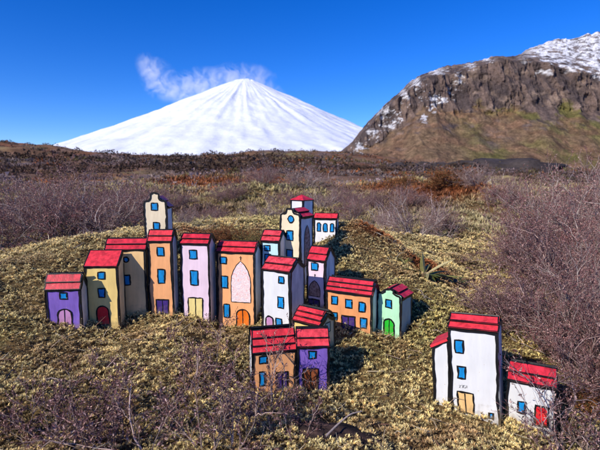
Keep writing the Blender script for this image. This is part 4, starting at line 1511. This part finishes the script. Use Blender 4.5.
def sword_plant():
    rg = np.random.default_rng(4)
    p = W(424, 285, .785)
    z = g1(p[0], p[1])
    root = empty('sword_leaf_plant', (p[0], p[1], z))
    tag(root, 'low rosette plant with pale sword shaped leaves behind the mint green house', 'plant')
    m = vcol_mat('sword_leaf', .5, (150,), .25, .3, transl=.1)
    specs = [((.7, -.12, .50), .058, .0062, .1, (.60, .52, .34)), ((-.12, .1, 1.0), .042, .0030, .1, (.42, .40, .26)), ((-.55, .05, .75), .036, .0026, .2, (.38, .36, .16)),
             ((.9, .3, .3), .05, .0036, .4, (.13, .15, .05)), ((.5, -.6, .35), .045, .0036, .5, (.10, .13, .04)), ((-.8, -.3, .35), .045, .0034, .5, (.20, .20, .07)),
             ((1, -.25, .12), .06, .0036, .3, (.20, .21, .07)), ((.2, -.8, .3), .04, .0034, .6, (.09, .11, .035)), ((-.3, -.7, .4), .038, .003, .6, (.24, .21, .08)),
             ((.75, -.5, .2), .055, .0034, .3, (.30, .28, .11)), ((-.9, .2, .2), .04, .003, .4, (.12, .12, .05)), ((.1, .5, .7), .04, .003, .3, (.20, .19, .08)),
             ((.95, -.1, .05), .075, .0034, .1, (.22, .24, .08)), ((.4, .6, .4), .045, .003, .4, (.16, .15, .06))]
    for i in range(16):
        a = rg.uniform(0, 2 * PI)
        specs.append(((math.cos(a), math.sin(a), rg.uniform(.15, .8)), rg.uniform(.03, .055), rg.uniform(.0022, .0034), rg.uniform(.6, 1.6),
                      [(.15, .17, .06), (.28, .26, .11), (.10, .11, .04), (.22, .14, .07), (.42, .37, .20)][i % 5]))
    for (d, L, w, b, c) in specs:
        acc = ([], [], [])
        blade(acc, (rg.normal(0, .004), rg.normal(0, .004), .002), d, L * 1.3, w * 1.35, b * 1.4, np.array(c) * np.array([1.05, 1.02, .70]), rg)
        np_mesh('leaf', np.array(acc[0]), np.array(acc[1]), m, np.array(acc[2]), parent=root, smooth=True)
    # pale blade that lies apart to the right in the dead leaves
    return root


sword_plant()
for (px, py, d, lab) in ((456, 287, .78, 'small leafy rosette right of the pale sword leaves'), (404, 276, .82, 'small leafy rosette left of the pale sword leaves')):
    rg = np.random.default_rng(int(px))
    p = W(px, py, d)
    root = empty('leaf_rosette', (p[0], p[1], g1(p[0], p[1])))
    tag(root, lab, 'plant', 'small rosettes beside the sword leaved plant')
    m = bpy.data.materials['sword_leaf']
    for i in range(9):
        a = i * 2.4 + rg.normal(0, .3)
        acc = ([], [], [])
        c = [(.20, .20, .06), (.11, .12, .04), (.34, .30, .13), (.16, .09, .05)][i % 4]
        blade(acc, (0, 0, .001), (math.cos(a), math.sin(a), rg.uniform(.2, .9)), rg.uniform(.018, .03), .0028, .5, c, rg)
        np_mesh('leaf', np.array(acc[0]), np.array(acc[1]), m, np.array(acc[2]), parent=root, smooth=True)


def dead_stem(label, pix, r, col):
    pts = np.array([W(*q) for q in pix])
    z = ground(pts[:, 0], pts[:, 1])
    pts[:, 2] = np.maximum(pts[:, 2], z + .002)
    t = np.linspace(0, 1, len(pts)); tt = np.linspace(0, 1, 24)
    P = np.stack([np.interp(tt, t, pts[:, i]) for i in range(3)], 1)
    for _ in range(3):
        P[1:-1] = (P[:-2] + P[1:-1] * 2 + P[2:]) / 4
    tb = Tube(); tb.add(P, np.linspace(1, .5, 24) * r, 5, np.tile(col, (24, 1)))
    V, Q, C = tb.arrays()
    o0 = V[0].copy()
    o = np_mesh('dead_stem', V - o0, Q, BARK_M, C, smooth=True)
    o.location = o0
    tag(o, label, 'stem')


dead_stem('long pale dead stem lying over the moss hummock', [(345, 238, .86), (372, 236, .88), (392, 243, .88), (404, 250, .87)], .0011, (.42, .38, .32))
dead_stem('thin pale stalk leaning beside the mint green house', [(396, 283, .72), (405, 291, .70), (413, 300, .68), (420, 312, .66)], .0006, (.40, .36, .30))
dead_stem('bare pale stick over the dark root at the bottom', [(326, 436, .39), (338, 424, .40), (350, 414, .405), (362, 411, .41)], .0011, (.30, .24, .22))


# lava rocks on the skyline of the moor and the dark spur behind
def rock(label, px, py, d, s, seed, squash=.6):
    n, m = 28, 20
    rg = np.random.default_rng(seed)
    a = np.linspace(0, 2 * PI, n, endpoint=False); b = np.linspace(.001, PI - .001, m)
    B, A = np.meshgrid(b, a, indexing='ij')
    u = np.stack([np.sin(B) * np.cos(A), np.sin(B) * np.sin(A), np.cos(B)], 2)
    q = u * 1.7 + seed * 3.1
    rr = 1 + .55 * fbm(q[..., 0], q[..., 1], q[..., 2], o=4)
    V = (u * rr[..., None] * s * np.array([1, 1, squash])).reshape(-1, 3)
    i = np.arange(m - 1)[:, None] * n + np.arange(n)[None, :]
    j = np.arange(m - 1)[:, None] * n + (np.arange(n)[None, :] + 1) % n
    Q = np.stack([i, i + n, j + n, j], 2).reshape(-1, 4)
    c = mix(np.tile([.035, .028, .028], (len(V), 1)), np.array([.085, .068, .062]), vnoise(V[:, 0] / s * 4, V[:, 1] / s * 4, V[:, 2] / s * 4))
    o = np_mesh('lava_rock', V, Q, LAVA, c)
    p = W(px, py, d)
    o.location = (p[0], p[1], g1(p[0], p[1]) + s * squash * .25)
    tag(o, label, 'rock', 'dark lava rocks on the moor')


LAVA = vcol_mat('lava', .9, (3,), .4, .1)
rock('dark lava rock at the centre of the moor skyline', 424, 162, 42, .85, 1)
rock('wide dark lava rock right of the skyline rock', 440, 164, 42, 1.0, 2, .45)
rock('small dark lava rock left of the skyline rock', 412, 165, 42, .7, 3)
rock('low dark lava slab left of the rocks on the moor', 396, 168, 38, .9, 4, .4)

rock('long low dark lava spur standing in for the shadow strip in front of the mountain foot', 508, 172, 46, 4.6, 6, .24)  # dark rock shapes stand in for a strip of shadow on the moor
rock('low dark lava hump standing in for the left end of the shadow strip', 462, 171, 45, 2.0, 8, .28)


# dead stalks, twig ends and leaf litter caught in the moss
def stalks():
    rg = np.random.default_rng(17)
    n = 2600
    r = np.sqrt(rg.uniform(.3 ** 2, 1.35 ** 2, n)); t = rg.uniform(-.76, .76, n)
    x, y = r * np.sin(t), r * np.cos(t)
    keep = fbm(x * 7, y * 7 + 5, o=3) + rg.normal(0, .2, n) > .0
    x, y, r = x[keep], y[keep], r[keep]
    n = len(x)
    z = ground(x, y) + rg.uniform(.003, .008, n)
    a = rg.uniform(0, 2 * PI, n); e = rg.uniform(-.1, .7, n) ** 1.0
    L = rg.uniform(.008, .030, n) * np.maximum(1, r / .8)
    d = np.stack([np.cos(a) * np.cos(e), np.sin(a) * np.cos(e), np.sin(e)], 1)
    sd_ = np.cross(d, rg.normal(0, 1, (n, 3))); sd_ /= np.linalg.norm(sd_, axis=1, keepdims=True)
    w = rg.uniform(.00025, .0006, (n, 1)) * np.maximum(1, r / .8)[:, None]
    P = np.stack([x, y, z], 1)
    m = P + d * L[:, None] * .5 + rg.normal(0, .12, (n, 3)) * L[:, None]
    q = P + d * L[:, None]
    V = np.stack([P - sd_ * w, P + sd_ * w, m + sd_ * w, m - sd_ * w, q + sd_ * w * .4, q - sd_ * w * .4], 1).reshape(-1, 3)
    b = np.arange(n)[:, None] * 6
    Q = np.concatenate([b + np.array([[0, 1, 2, 3]]), b + np.array([[3, 2, 4, 5]])], 0)
    pal = np.array([[.50, .42, .30], [.36, .26, .18], [.22, .12, .09], [.30, .24, .21], [.58, .50, .36]])
    c = pal[rg.integers(0, 5, n)] * rg.uniform(.7, 1.2, (n, 1))
    o = np_mesh('dead_stalks', V, Q, moss_m, np.repeat(c, 6, 0))
    tag(o, 'dry pale stalks and brown twig ends scattered over the moss', 'plant litter', kind='stuff')


stalks()
